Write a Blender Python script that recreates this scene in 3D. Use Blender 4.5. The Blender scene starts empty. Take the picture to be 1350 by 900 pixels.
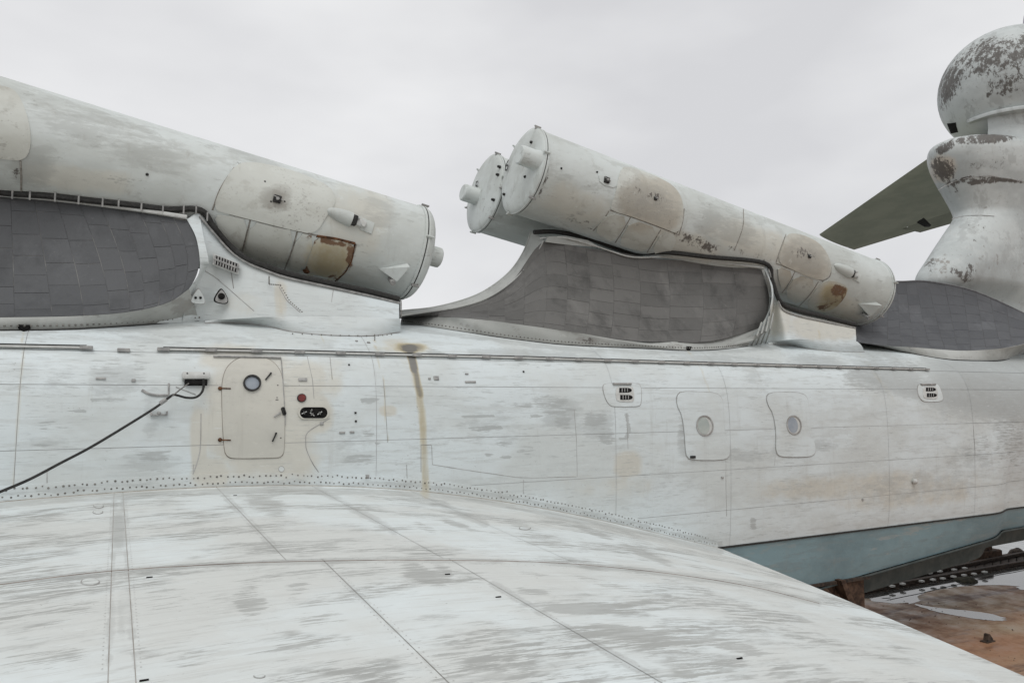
import bpy, math, random
import numpy as np
from math import sin, cos, tan, atan, radians, degrees, pi, sqrt, hypot
random.seed(7); rng = np.random.default_rng(7)
S = bpy.context.scene; COL = S.collection

# ------------------------------------------------------------------ camera
EYE = 6.0
F = 1000.0; YAW = radians(27.8); PIT = atan(90/1000)
CAM = np.array([0.0, -14.68, EYE])
FW = np.array([sin(YAW)*cos(PIT), cos(YAW)*cos(PIT), sin(PIT)])
RT = np.array([cos(YAW), -sin(YAW), 0.0]); UP = np.cross(RT, FW)
cam = bpy.data.cameras.new('camera'); camo = bpy.data.objects.new('camera', cam); COL.objects.link(camo)
cam.sensor_width = 36; cam.lens = 36*F/1350; cam.clip_start = .05; cam.clip_end = 9000
camo.location = CAM; camo.rotation_euler = (pi/2+PIT, 0, -YAW); S.camera = camo

# ------------------------------------------------------------------ sky and sun (bright overcast)
SUN_EL, SUN_AZ = radians(58), radians(205)     # azimuth from +Y clockwise
world = bpy.data.worlds.new('World'); S.world = world; world.use_nodes = True
wt = world.node_tree; wn = wt.nodes; wl = wt.links
bg = wn['Background']; bg.inputs['Strength'].default_value = .1
sky = wn.new('ShaderNodeTexSky'); sky.sky_type = 'NISHITA'; sky.sun_disc = False
sky.sun_elevation = SUN_EL; sky.sun_rotation = SUN_AZ
tc = wn.new('ShaderNodeTexCoord'); mp = wn.new('ShaderNodeMapping'); mp.inputs['Scale'].default_value = (1.3, 1.3, 3.2)
wl.new(tc.outputs['Generated'], mp.inputs['Vector'])
nz = wn.new('ShaderNodeTexNoise'); nz.inputs['Scale'].default_value = 1.7; nz.inputs['Detail'].default_value = 4; nz.inputs['Roughness'].default_value = .5
wl.new(mp.outputs[0], nz.inputs['Vector'])
rp = wn.new('ShaderNodeValToRGB')
rp.color_ramp.elements[0].position = .32; rp.color_ramp.elements[0].color = (6.9, 6.92, 7.1, 1)
rp.color_ramp.elements[1].position = .66; rp.color_ramp.elements[1].color = (8.7, 8.72, 8.8, 1)
wl.new(nz.outputs['Fac'], rp.inputs['Fac'])
mx = wn.new('ShaderNodeMix'); mx.data_type = 'RGBA'; mx.inputs['Factor'].default_value = .96
wl.new(sky.outputs[0], mx.inputs['A']); wl.new(rp.outputs[0], mx.inputs['B']); wl.new(mx.outputs['Result'], bg.inputs['Color'])
sl = bpy.data.lights.new('sun', 'SUN'); so = bpy.data.objects.new('sun', sl); COL.objects.link(so)
sl.energy = 1.2; sl.angle = radians(40); sl.color = (1, .985, .96)
so.rotation_euler = (pi/2-SUN_EL, 0, -SUN_AZ+pi); so.location = (0, -10, 30)
S.view_settings.view_transform = 'Standard'; S.view_settings.look = 'None'; S.view_settings.gamma = 1; S.view_settings.exposure = 0

# ------------------------------------------------------------------ measuring helpers
def nrm(v): v = np.asarray(v, float); return v/np.linalg.norm(v)
def ray(u, v): return nrm(FW + RT*(u-675)/F + UP*(450-v)/F)
def at_y(u, v, y):
    d = ray(u, v); return CAM + d*(y-CAM[1])/d[1]
def at_z(u, v, z=0.0):
    d = ray(u, v); return CAM + d*(z-CAM[2])/d[2]
def pix(V):
    q = np.asarray(V)-CAM; d = np.maximum(q@FW, .05)
    return 675+F*(q@RT)/d, 450-F*(q@UP)/d
def sstep(x): x = np.clip(x, 0, 1); return x*x*(3-2*x)
def crom(P, n, closed=False):
    P = np.asarray(P, float); m = len(P)
    if closed: Q = np.vstack([P[-1:], P, P[:2]]); segs = m
    else: Q = np.vstack([2*P[:1]-P[1:2], P, 2*P[-1:]-P[-2:-1]]); segs = m-1
    out = []
    for t in np.linspace(0, segs, n, endpoint=not closed):
        i = min(int(t), segs-1); f = t-i; a, b, c, d = Q[i:i+4]
        out.append(.5*(2*b+(c-a)*f+(2*a-5*b+4*c-d)*f*f+(3*b-a-3*c+d)*f**3))
    return np.array(out)
def lin(P, n):
    P = np.asarray(P, float); t = np.linspace(0, len(P)-1, n); i = np.arange(len(P))
    return np.stack([np.interp(t, i, P[:, k]) for k in range(P.shape[1])], -1)
def chaikin(P, it=2):
    P = np.asarray(P, float)
    for _ in range(it):
        N = np.roll(P, -1, 0); P = np.stack([.75*P+.25*N, .25*P+.75*N], 1).reshape(-1, P.shape[1])
    return P

# ------------------------------------------------------------------ mesh helpers
WLOC = {}
def empty(name, loc, label=None, cat=None, group=None):
    o = bpy.data.objects.new(name, None); COL.objects.link(o); o.location = loc; WLOC[o.name] = np.array(loc, float)
    if label: o['label'] = label
    if cat: o['category'] = cat
    if group: o['group'] = group
    return o
def mk(name, VF, mat, parent=None, smooth=True, attrs=None, kind=None, label=None, cat=None, sharp=38, group=None):
    V, Fc = VF; V = np.asarray(V, float); c = V.mean(0)
    if parent is None: c = np.array([c[0], c[1], V[:, 2].min()])
    me = bpy.data.meshes.new(name); me.from_pydata((V-c).tolist(), [], [list(map(int, f)) for f in Fc])
    me.materials.append(mat)
    if smooth:
        me.polygons.foreach_set('use_smooth', [True]*len(me.polygons)); me.set_sharp_from_angle(angle=radians(sharp))
    if attrs:
        for k, a in attrs.items():
            at = me.attributes.new(k, 'FLOAT', 'POINT'); at.data.foreach_set('value', np.asarray(a, np.float32))
    o = bpy.data.objects.new(name, me); COL.objects.link(o)
    o.location = c - (WLOC[parent.name] if parent else 0)
    if parent: o.parent = parent
    WLOC[o.name] = c
    for k, v in (('kind', kind), ('label', label), ('category', cat), ('group', group)):
        if v: o[k] = v
    return o
def join(*L):
    V, Fc, n = [], [], 0
    for v, f in L:
        V.append(np.asarray(v, float)); Fc += [[i+n for i in q] for q in f]; n += len(v)
    return np.vstack(V), Fc
def grid(P, flip=False):
    P = np.asarray(P); n, m = P.shape[:2]; i = np.arange(n*m).reshape(n, m)
    q = np.stack([i[:-1, :-1], i[1:, :-1], i[1:, 1:], i[:-1, 1:]], -1).reshape(-1, 4)
    if flip: q = q[:, ::-1]
    return P.reshape(-1, 3), q.tolist()
def frame(d):
    d = nrm(d); a = np.array([0, 0, 1.0]) if abs(d[2]) < .9 else np.array([1.0, 0, 0])
    x = nrm(np.cross(a, d)); return x, np.cross(d, x), d
def lathe(o, d, prof, seg=32, x=None):
    o = np.asarray(o, float)
    if x is None: x, y, d = frame(d)
    else: d = nrm(d); y = nrm(np.cross(d, x)); x = np.cross(y, d)
    a = np.linspace(0, 2*pi, seg, endpoint=False)
    V = np.concatenate([o+d*s+r*(np.cos(a)[:, None]*x+np.sin(a)[:, None]*y) for s, r in prof])
    Fc = []
    for k in range(len(prof)-1):
        for i in range(seg):
            j = (i+1) % seg; Fc.append([k*seg+i, k*seg+j, (k+1)*seg+j, (k+1)*seg+i])
    Fc.append(list(range(seg))[::-1]); Fc.append([(len(prof)-1)*seg+i for i in range(seg)])
    return V, Fc
def rod(a, b, r, seg=10, r2=None):
    a = np.asarray(a, float); b = np.asarray(b, float); L = np.linalg.norm(b-a)
    return lathe(a, b-a, [(0, r), (L, r if r2 is None else r2)], seg)
def hose(P, r, seg=8):
    P = np.asarray(P, float); n = len(P); T = np.gradient(P, axis=0); V = []
    ref = np.array([.13, .31, .94])
    for k in range(n):
        t = nrm(T[k]); x = nrm(np.cross(ref, t)); y = np.cross(t, x)
        a = np.linspace(0, 2*pi, seg, endpoint=False); V.append(P[k]+r*(np.cos(a)[:, None]*x+np.sin(a)[:, None]*y))
    Fc = [[k*seg+i, k*seg+(i+1) % seg, (k+1)*seg+(i+1) % seg, (k+1)*seg+i] for k in range(n-1) for i in range(seg)]
    Fc += [list(range(seg))[::-1], [(n-1)*seg+i for i in range(seg)]]
    return np.vstack(V), Fc
def ribbon(P, w, h):                      # flat bar: P points, w half width vectors, h height vectors
    V = []
    for p, a, b in zip(P, w, h): V += [p-a, p+a, p+a+b, p-a+b]
    n = len(P)
    Fc = [[k*4+i, k*4+(i+1) % 4, k*4+4+(i+1) % 4, k*4+4+i] for k in range(n-1) for i in range(4)]
    Fc += [[3, 2, 1, 0], [n*4-4, n*4-3, n*4-2, n*4-1]]
    return np.array(V), Fc
def box(c, ax, s, bev=.12):               # box with chamfered vertical edges and top
    c = np.asarray(c, float); X, Y, Z = [np.asarray(a, float) for a in ax]; sx, sy, sz = [q/2 for q in s]
    b = bev*min(s)
    def ringv(z, i):
        q = [(sx-i-b, sy-i), (sx-i, sy-i-b), (sx-i, -sy+i+b), (sx-i-b, -sy+i), (-sx+i+b, -sy+i), (-sx+i, -sy+i+b), (-sx+i, sy-i-b), (-sx+i+b, sy-i)]
        return [c+X*p+Y*r+Z*z for p, r in q]
    V = ringv(-sz, 0)+ringv(sz-b, 0)+ringv(sz, b)
    Fc = [[k*8+(i+1) % 8, k*8+i, k*8+8+i, k*8+8+(i+1) % 8] for k in range(2) for i in range(8)]
    Fc += [list(range(8)), list(range(16, 24))[::-1]]
    return np.array(V), Fc
def hull_poly(pts, d):                    # polygon extruded by vector d
    P = np.asarray(pts, float); n = len(P); V = np.vstack([P, P+d])
    return V, [list(range(n))[::-1], list(range(n, 2*n))]+[[i, (i+1) % n, n+(i+1) % n, n+i] for i in range(n)]
def normal(hit, u, v, e=.6):
    p = hit(u, v); a = hit(u+e, v)-p; b = hit(u, v+e)-p; n = nrm(np.cross(a, b))
    return p, (n if n@(CAM-p) > 0 else -n)
def fan(hit, loop, h=.02, rings=4, skirt=.02, c=None):   # plate that follows a surface
    loop = np.asarray(loop, float); m = len(loop)
    c = loop.mean(0) if c is None else np.asarray(c, float); V = []
    p, n = normal(hit, *c); V.append(p+n*h)
    for k in range(1, rings+1):
        for q in c+(loop-c)*k/rings:
            p, n = normal(hit, *q); V.append(p+n*h)
            if k == rings: last = (p, n)
    for q in loop:
        p, n = normal(hit, *q); V.append(p-n*skirt)
    Fc = [[0, 1+i, 1+(i+1) % m] for i in range(m)]
    for k in range(rings):
        a = 1+k*m; b = a+m
        Fc += [[a+i, b+i, b+(i+1) % m, a+(i+1) % m] for i in range(m)]
    return np.array(V), Fc
def resamp(P, step):
    P = np.asarray(P); d = np.concatenate([[0], np.cumsum(np.linalg.norm(np.diff(P, axis=0), axis=1))]); n = max(2, int(d[-1]/step))
    t = np.linspace(0, d[-1], n); return np.stack([np.interp(t, d, P[:, k]) for k in range(3)], -1)
def dome(p, n, r, h=None, seg=6):
    x, y, d = frame(n); a = np.linspace(0, 2*pi, seg, endpoint=False); h = r*.5 if h is None else h
    V = [p+r*(cos(t)*x+sin(t)*y) for t in a]+[p+d*h*.8+r*.6*(cos(t)*x+sin(t)*y) for t in a]+[p+d*h]
    Fc = [[i, (i+1) % seg, seg+(i+1) % seg, seg+i] for i in range(seg)]+[[seg+i, seg+(i+1) % seg, 2*seg] for i in range(seg)]
    return np.array(V), Fc
def wear(V, blobs):
    u, v = pix(V); w = np.zeros(len(u))
    for b in blobs:
        bu, bv, ru, rv, ang, amp = b
        a = radians(ang); x = (u-bu)*cos(a)+(v-bv)*sin(a); y = -(u-bu)*sin(a)+(v-bv)*cos(a)
        w = np.maximum(w, amp*sstep(1.35-((np.abs(x)/ru)**3+(np.abs(y)/rv)**3)**(1/3)))
    return w
def stroke(V, P, w, amp=1.0):             # falloff round a polyline
    u, v = pix(V); best = np.full(len(u), 1e9)
    P = np.asarray(P, float)
    for a, b in zip(P[:-1], P[1:]):
        d = b[:2]-a[:2]; t = np.clip(((u-a[0])*d[0]+(v-a[1])*d[1])/(d@d), 0, 1)
        best = np.minimum(best, np.hypot(u-a[0]-t*d[0], v-a[1]-t*d[1]))
    return amp*sstep(1.4-best/w)

# ------------------------------------------------------------------ materials
class M:
    def __init__(s, name, rough=.6, spec=.4):
        s.m = bpy.data.materials.new(name); s.m.use_nodes = True; s.t = s.m.node_tree; s.b = s.t.nodes['Principled BSDF']
        s.b.inputs['Roughness'].default_value = rough; s.b.inputs['Specular IOR Level'].default_value = spec
        g = s.t.nodes.new('ShaderNodeNewGeometry'); s.pos = g.outputs['Position']
    def link(s, a, b): s.t.links.new(a, b)
    def inp(s, sock, v):
        if hasattr(v, 'is_output'): s.link(v, sock)
        elif isinstance(v, tuple): sock.default_value = (*v, 1) if len(v) == 3 and sock.type == 'RGBA' else v
        else: sock.default_value = v
    def noise(s, scale, xyz=(1, 1, 1), detail=4, rough=.55, off=0, dist=0, rnd=False):
        mp = s.t.nodes.new('ShaderNodeMapping'); mp.inputs['Scale'].default_value = xyz; mp.inputs['Location'].default_value = (off, off*1.7, off*.6)
        src = s.pos
        if rnd:
            oi = s.t.nodes.new('ShaderNodeObjectInfo'); ad = s.t.nodes.new('ShaderNodeVectorMath'); ad.operation = 'MULTIPLY_ADD'
            cb = s.t.nodes.new('ShaderNodeCombineXYZ')
            for i in range(3): s.link(oi.outputs['Random'], cb.inputs[i])
            s.link(cb.outputs[0], ad.inputs[0]); ad.inputs[1].default_value = (37, 51, 23); s.link(s.pos, ad.inputs[2]); src = ad.outputs[0]
        s.link(src, mp.inputs['Vector'])
        n = s.t.nodes.new('ShaderNodeTexNoise'); s.link(mp.outputs[0], n.inputs['Vector'])
        n.inputs['Scale'].default_value = scale; n.inputs['Detail'].default_value = detail; n.inputs['Roughness'].default_value = rough; n.inputs['Distortion'].default_value = dist
        return n.outputs['Fac']
    def ramp(s, x, lo, hi, a=0.0, b=1.0):
        r = s.t.nodes.new('ShaderNodeMapRange'); r.interpolation_type = 'SMOOTHSTEP'
        s.inp(r.inputs['Value'], x); r.inputs['From Min'].default_value = lo; r.inputs['From Max'].default_value = hi
        r.inputs['To Min'].default_value = a; r.inputs['To Max'].default_value = b; return r.outputs[0]
    def math(s, op, a, b=0.0):
        n = s.t.nodes.new('ShaderNodeMath'); n.operation = op; s.inp(n.inputs[0], a); s.inp(n.inputs[1], b); return n.outputs[0]
    def mix(s, f, a, b):
        n = s.t.nodes.new('ShaderNodeMix'); n.data_type = 'RGBA'; s.inp(n.inputs['Factor'], f); s.inp(n.inputs['A'], a); s.inp(n.inputs['B'], b); return n.outputs['Result']
    def attr(s, k):
        n = s.t.nodes.new('ShaderNodeAttribute'); n.attribute_name = k; return n.outputs['Fac']
    def rand(s):
        return s.t.nodes.new('ShaderNodeObjectInfo').outputs['Random']
    def color(s, c): s.inp(s.b.inputs['Base Color'], c); return s
    def rough(s, c): s.inp(s.b.inputs['Roughness'], c); return s
    def bump(s, h, strength=.3, dist=.02):
        n = s.t.nodes.new('ShaderNodeBump'); n.inputs['Strength'].default_value = strength; n.inputs['Distance'].default_value = dist
        s.link(h, n.inputs['Height']); s.link(n.outputs[0], s.b.inputs['Normal']); return s
    def ragged(s, attr, noise, lo=.42, hi=.58, k=1.0):   # worn patch with torn edges: attribute falloff broken by noise
        w = s.math('ADD', attr, s.math('MULTIPLY', s.math('SUBTRACT', noise, .5), k))
        return s.math('MULTIPLY', s.ramp(w, lo, hi), s.ramp(attr, .02, .15))

def aircraft_paint(name, white, grey, bare, stretch, scrape_lo, scrape_amt=.6, tan=(.56, .50, .42), speck=(.25, .24, .22), speck_lo=.68, tone=.5, rnd=False, drip=.3, zone_lo=.42, dk=.97):
    m = M(name, .5, .35)
    big = m.noise(.45, (1, 1, 1.6), 5, .6)
    col = m.mix(m.ramp(big, .40, .60), white, grey)
    mid = m.noise(2.3, (stretch[0]*.6, stretch[1], stretch[2]*.5), 5, .65, 3)
    col = m.mix(m.math('MULTIPLY', m.ramp(mid, .53, .60), tone), col, tuple(.75*a+.25*b for a, b in zip(grey, bare)))
    fine = m.noise(9, stretch, 6, .7, 7)
    torn = m.noise(3.0, stretch, 8, .72, 11)
    tan_f = m.math('MULTIPLY', m.ragged(m.attr('tan'), m.noise(2.5, (1, 1, 1), 5, .6, 5), .15, .6, .7), .92)
    col = m.mix(tan_f, col, m.mix(m.noise(3, (1, 1, 1), 4, .6, 9), tuple(c*.9 for c in tan), tuple(min(1, c*1.1) for c in tan)))
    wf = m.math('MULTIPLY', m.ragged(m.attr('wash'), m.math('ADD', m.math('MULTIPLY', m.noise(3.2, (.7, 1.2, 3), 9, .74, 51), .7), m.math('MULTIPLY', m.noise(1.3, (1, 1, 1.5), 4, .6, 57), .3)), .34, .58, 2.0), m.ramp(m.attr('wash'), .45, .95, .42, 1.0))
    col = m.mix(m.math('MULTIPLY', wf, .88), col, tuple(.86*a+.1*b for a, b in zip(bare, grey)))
    # overall scraping where the wind and wet have thinned the paint
    zone = m.ramp(m.noise(1.0, (.8, 1.6, 1.2), 5, .62, 15), zone_lo, zone_lo+.12)
    sc = m.math('MULTIPLY', m.math('MULTIPLY', m.ramp(torn, scrape_lo, scrape_lo+.06), zone), scrape_amt)
    col = m.mix(sc, col, bare)
    # fine scratches and chips, denser in some zones
    fz = m.ramp(m.noise(.9, (1, 1.3, 1.3), 4, .6, 61), .44, .60)
    fs = m.ramp(m.noise(8, (stretch[0]*.55, stretch[1]*.7, stretch[2]*.7), 7, .78, 67), .58, .63)
    col = m.mix(m.math('MULTIPLY', m.math('MULTIPLY', fs, fz), .55), col, tuple(c*.9 for c in bare))
    lt = m.ramp(m.noise(5, (stretch[0]*.8, stretch[1]*.6, stretch[2]*.6), 6, .75, 73), .60, .66)
    col = m.mix(m.math('MULTIPLY', lt, .35), col, tuple(min(.8, c*1.12) for c in white))
    br = m.ragged(m.math('MULTIPLY', m.attr('bare'), .74), m.math('ADD', m.math('MULTIPLY', torn, .8), m.math('MULTIPLY', fine, .2)), .40, .56, 2.6)
    col = m.mix(m.math('MULTIPLY', br, .72), col, m.mix(fine, tuple(c*.9 for c in bare), tuple(c*1.25 for c in bare)))
    dp = m.ragged(m.math('MULTIPLY', m.attr('dark'), dk), m.math('ADD', m.math('MULTIPLY', m.noise(7, (1, 1, .6), 9, .8, 19), .75), m.math('MULTIPLY', m.noise(1.3, (1, 1, 1), 3, .5, 21), .25)), .44, .56, 2.4)
    col = m.mix(m.math('MULTIPLY', dp, .9), col, m.mix(fine, (.042, .036, .032), (.12, .105, .092)))
    st = m.attr('stain')
    stn = m.ramp(m.math('ADD', st, m.math('MULTIPLY', m.math('SUBTRACT', m.noise(6, (1, 1, .22), 6, .68, 23), .5), .75)), .2, .9)
    col = m.mix(m.math('MULTIPLY', m.math('MULTIPLY', stn, m.ramp(st, 0, .2)), .85), col, m.mix(m.ramp(st, .45, 1.35), (.46, .38, .21), (.06, .042, .024)))
    rs = m.ragged(m.attr('rust'), m.noise(7, (1, 1, 1), 6, .7, 29), .4, .6, 1.2)
    col = m.mix(rs, col, m.mix(fine, (.075, .042, .026), (.23, .135, .075)))
    sp = m.ramp(m.noise(26, (1, 1, 1), 3, .6, 31), speck_lo, speck_lo+.04)
    col = m.mix(m.math('MULTIPLY', m.math('MULTIPLY', sp, m.ramp(m.noise(1.1, (1, 1, 1), 3, .5, 37), .45, .6)), .6), col, speck)
    if drip:
        dr = m.noise(1.1, (3.2, 3.2, .4), 7, .72, 43, .4)
        col = m.mix(m.math('MULTIPLY', m.ramp(dr, .55, .8), drip), col, (.27, .25, .21))
    if rnd:
        col = m.mix(m.math('MULTIPLY', m.rand(), .16), col, grey)
    m.color(col); m.rough(m.ramp(torn, .3, .7, .42, .68))
    h = m.math('ADD', m.math('MULTIPLY', m.noise(1.5, (1, .9, 1.2), 3, .45, 41), 2.4), m.math('MULTIPLY', fine, .06))
    m.bump(h, .3, .05)
    return m.m

PAINT = aircraft_paint('weathered_white_paint', (.608, .660, .669), (.548, .58, .570), (.32, .335, .328), (.8, 1, 9), .55, .45, tan=(.53, .515, .455), rnd=True)
WINGP = aircraft_paint('wing_paint', (.655, .704, .704), (.588, .603, .58), (.305, .31, .295), (.85, 7, 1), .46, .85, rnd=True, drip=0, zone_lo=.47)
TUBEP = aircraft_paint('canister_paint', (.57, .605, .59), (.485, .51, .485), (.29, .295, .275), (.6, 1.4, 1.4), .60, .45, tan=(.52, .515, .46), tone=.65, drip=.5)
TANP = aircraft_paint('canister_plate_paint', (.555, .57, .53), (.47, .475, .43), (.29, .28, .25), (1, 1.4, 1.4), .58, .5, tan=(.43, .405, .345), speck_lo=.60, drip=.6)
DOORP = aircraft_paint('cream_paint', (.52, .505, .45), (.485, .475, .425), (.36, .34, .31), (.8, 1, 2), .66, .3, rnd=True)
TAILP = aircraft_paint('tail_paint', (.52, .55, .54), (.42, .45, .445), (.20, .18, .16), (1, 1, 1), .62, .5, tone=.6, dk=.86, drip=.4)
def simple(name, a, b, scale=8, rough=.6, spec=.4, xyz=(1, 1, 1), bump=.15, metal=0, rnd=0, lo=.35, hi=.65):
    m = M(name, rough, spec); n = m.noise(scale, xyz, 5, .65)
    c = m.mix(m.ramp(n, lo, hi), a, b)
    if rnd: c = m.mix(m.math('MULTIPLY', m.rand(), rnd), c, b)
    m.color(c); m.b.inputs['Metallic'].default_value = metal
    if bump: m.bump(n, bump, .02)
    return m.m
SEAM = simple('seam_sealant', (.24, .23, .215), (.42, .42, .41), 3)
SEAM_W = simple('wing_seam_sealant', (.40, .37, .33), (.56, .55, .52), 3)
DARK = simple('black_rubber', (.012, .012, .011), (.03, .029, .027), 20, .7)
STEEL = simple('dull_grey_steel', (.22, .22, .215), (.36, .355, .34), 12, .55)
PALE = simple('pale_painted_metal', (.55, .56, .54), (.45, .45, .43), 6)
RUSTY = simple('rusty_iron', (.035, .018, .011), (.16, .075, .036), 14, .85, .2)
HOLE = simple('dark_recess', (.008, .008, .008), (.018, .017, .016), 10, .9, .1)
OLIVE = simple('olive_grey_underside_paint', (.37, .38, .29), (.45, .455, .35), 1.3, .6, .3, (1, .6, 1))
OLIVE2 = simple('olive_grey_elevator_paint', (.28, .29, .22), (.34, .345, .265), 1.6, .6, .3)
BLUE = aircraft_paint('teal_hull_paint', (.205, .30, .33), (.16, .235, .26), (.27, .30, .295), (.5, 1, 4), .56, .5, tone=.7, drip=.35, speck=(.1, .12, .12))
ANTI = simple('dark_bottom_paint', (.045, .06, .06), (.075, .09, .088), 2.5, .75, .3)
RED = simple('red_lens', (.10, .012, .01), (.16, .02, .016), 9, .25, .5, bump=0)
GLASS = simple('dull_porthole_glass', (.24, .27, .31), (.30, .33, .36), 4, .16, .6, bump=0)
GLASSG = simple('milky_porthole_glass', (.33, .37, .35), (.40, .43, .40), 4, .2, .6, bump=0)
BEAM = simple('dark_rail_steel', (.022, .017, .014), (.07, .048, .035), 9, .8, .3)
CRADLE = simple('brown_cradle_steel', (.035, .022, .016), (.10, .062, .042), 6, .85, .2)

def tile_material(name, a, b, soot):
    m = M(name, .62, .35)
    n = m.noise(1.7, (1, 1, .8), 7, .7, 2); pl = m.noise(.9, (1, 1, .6), 6, .7, 71); f = m.noise(7, (1, 1, 1), 6, .7, 5)
    c = m.mix(m.rand(), a, b)
    c = m.mix(m.math('MULTIPLY', m.ramp(n, .45, .72), .65), c, soot)
    c = m.mix(m.math('MULTIPLY', m.ramp(pl, .52, .7), .45), c, tuple(min(1, x*1.6) for x in b))
    c = m.mix(m.math('MULTIPLY', m.ramp(f, .58, .75), .35), c, tuple(min(1, x*2.1) for x in a))
    c = m.mix(m.ramp(m.noise(30, (1, 1, 1), 2, .5, 9), .74, .78, 0, .4), c, (.25, .24, .23))
    m.color(c); m.bump(f, .2, .02); return m.m
TILE1 = tile_material('slate_tile', (.073, .076, .080), (.084, .087, .091), (.042, .044, .047))
TILE2 = tile_material('sooty_tile', (.10, .098, .093), (.132, .129, .122), (.040, .039, .037))
TILE3 = tile_material('blue_grey_tile', (.078, .081, .087), (.094, .097, .103), (.055, .057, .063))
GROUTL = simple('light_joint', (.21, .205, .195), (.075, .077, .08), 1.0, lo=.40, hi=.55)
GROUTD = simple('dark_joint', (.062, .06, .057), (.14, .137, .13), 2.0, lo=.36, hi=.52)
LIP = aircraft_paint('lip_paint', (.43, .44, .42), (.34, .35, .33), (.24, .235, .22), (.6, 1, 1), .56, .6)

# dock, puddles, sea
m = M('rust_stained_wet_deck', .5, .4)
n1 = m.noise(.22, (1, 1, 1), 6, .62, 4); n2 = m.noise(1.4, (1, 1, 1), 6, .7, 8); n3 = m.noise(9, (1, 1, 1), 5, .7, 12)
c = m.mix(m.ramp(n1, .36, .62), (.33, .175, .10), (.34, .25, .165))
c = m.mix(m.ramp(n1, .56, .70), c, (.21, .205, .17))
c = m.mix(m.math('MULTIPLY', m.ramp(n2, .5, .68), .7), c, (.17, .088, .055))
band = m.noise(.5, (.25, 1.6, 1), 6, .7, 33)
c = m.mix(m.math('MULTIPLY', m.ramp(band, .52, .62), .7), c, (.085, .04, .028))
c = m.mix(m.math('MULTIPLY', m.ramp(n3, .55, .75), .5), c, (.10, .075, .058))
m.color(c); m.rough(m.ramp(n2, .35, .65, .35, .75)); m.bump(n3, .3, .03); DECK = m.m
m = M('puddle_water', .06, .5); m.color((.10, .10, .095)); m.b.inputs['IOR'].default_value = 1.8; PUD = m.m
m = M('sea_water', .18, .5); m.color((.16, .17, .17)); m.bump(m.noise(.8, (1, 1, 1), 4, .6), .35, .2); SEA = m.m

# ------------------------------------------------------------------ the setting
def sheet(name, pts, z, mat, kind='structure', label=None):
    P = np.array([[x, y, z] for x, y in pts]); return mk(name, (P, [list(range(len(P)))]), mat, smooth=False, kind=kind, label=label)
edge = at_z(1345, 729)
sheet('dock_deck', [(-60, -60), (70, -60), (70, edge[1]), (-60, edge[1])], 0, DECK)
mk('dock_edge', box((5, edge[1]+.125, -1.4), np.eye(3), (130, .25, 2.79), .02), CRADLE, kind='structure')
sheet('sea', [(-4000, edge[1]-70), (4500, edge[1]-70), (4500, 6000), (-4000, 6000)], -2.6, SEA)
def puddle(px, seed):
    zp = .003+.002*seed
    P = chaikin([at_z(u, v, zp) for u, v in px], 3); r = np.random.default_rng(seed); n = len(P); a = np.arange(n)/n*2*pi
    w = sum(r.uniform(-.16, .16)*np.sin(k*a+r.uniform(0, 6)) for k in range(3, 24))
    c = P.mean(0); P = P+(P-c)*w[:, None]*.12; P[:, 2] = zp
    return P
def pud(px, seed):
    P = puddle(px, seed); return mk('puddle', (P, [list(range(len(P)))[::-1]]), PUD, smooth=False, kind='structure')
pud([(1105, 783), (1160, 776), (1250, 764), (1360, 750), (1440, 742), (1440, 766), (1352, 774), (1320, 770), (1262, 772), (1208, 782), (1216, 793), (1185, 796), (1140, 790)], 1)
pud([(1196, 793), (1234, 801), (1300, 806), (1334, 817), (1310, 818), (1270, 813), (1230, 805)], 2)
pud([(1335, 772), (1400, 766), (1420, 776), (1350, 779)], 3)
pud([(1150, 785), (1250, 758), (1360, 733), (1400, 726), (1400, 742), (1300, 760), (1180, 790)], 7)
pud([(1180, 752), (1240, 740), (1280, 738), (1275, 746), (1200, 760)], 5)

# ------------------------------------------------------------------ the aircraft: measured surfaces
PROF = np.array([(0, 1.80), (-1.2, 1.60), (-2.0, 1.34), (-2.5, 1.07), (-2.78, .84), (-2.95, .5), (-3.03, .1), (-3.06, -.5), (-3.05, -1.5), (-3.0, -2.4), (-2.95, -2.75), (-2.9, -3.2), (-2.85, -4.6)])
PS = crom(PROF, 260); PS = PS[np.argsort(-PS[:, 1])]
ZS = PS[::-1, 1]; WS = -PS[::-1, 0]
def tilt(X): return .009*(np.asarray(X)-9)
def halfw(X, z):                                   # half width of the hull at height z above the eye
    z = np.asarray(z)-tilt(X); w = np.interp(z, ZS, WS)
    w = w-.34*sstep((np.asarray(X)-19.8)/1.7)**2*sstep((-.2-z)/2.2)
    return w
def on_fus(u, v):
    d = ray(u, v); y = np.linspace(-4.2, -.02, 500); t = (y-CAM[1])/d[1]
    X = CAM[0]+d[0]*t; z = d[2]*t; g = -y-halfw(X, z)
    k = np.where(g < 0)[0]; k = k[0] if len(k) else len(y)-1
    if k > 0:
        f = g[k-1]/(g[k-1]-g[k]+1e-12); f = min(max(f, 0), 1); tt = t[k-1]+(t[k]-t[k-1])*f
    else: tt = t[0]
    return CAM+d*tt
root_px = [(0, 660), (100, 652), (200, 646), (350, 641), (480, 643), (600, 650), (680, 662), (750, 678), (830, 695), (900, 711), (950, 722)]
RP = np.array([at_y(u, v, -3.05) for u, v in root_px])
wx = np.concatenate([[-9, -5], RP[:, 0], [13, 15]]); wz = np.concatenate([[-1.75, -1.32], RP[:, 2]-EYE, [-3.35, -4.1]])
WK = np.polyfit(wx, wz, 6); ANH = .045
def wing_z(X, y): return np.polyval(WK, X)+ANH*(np.asarray(y)+3.05)+EYE
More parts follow.
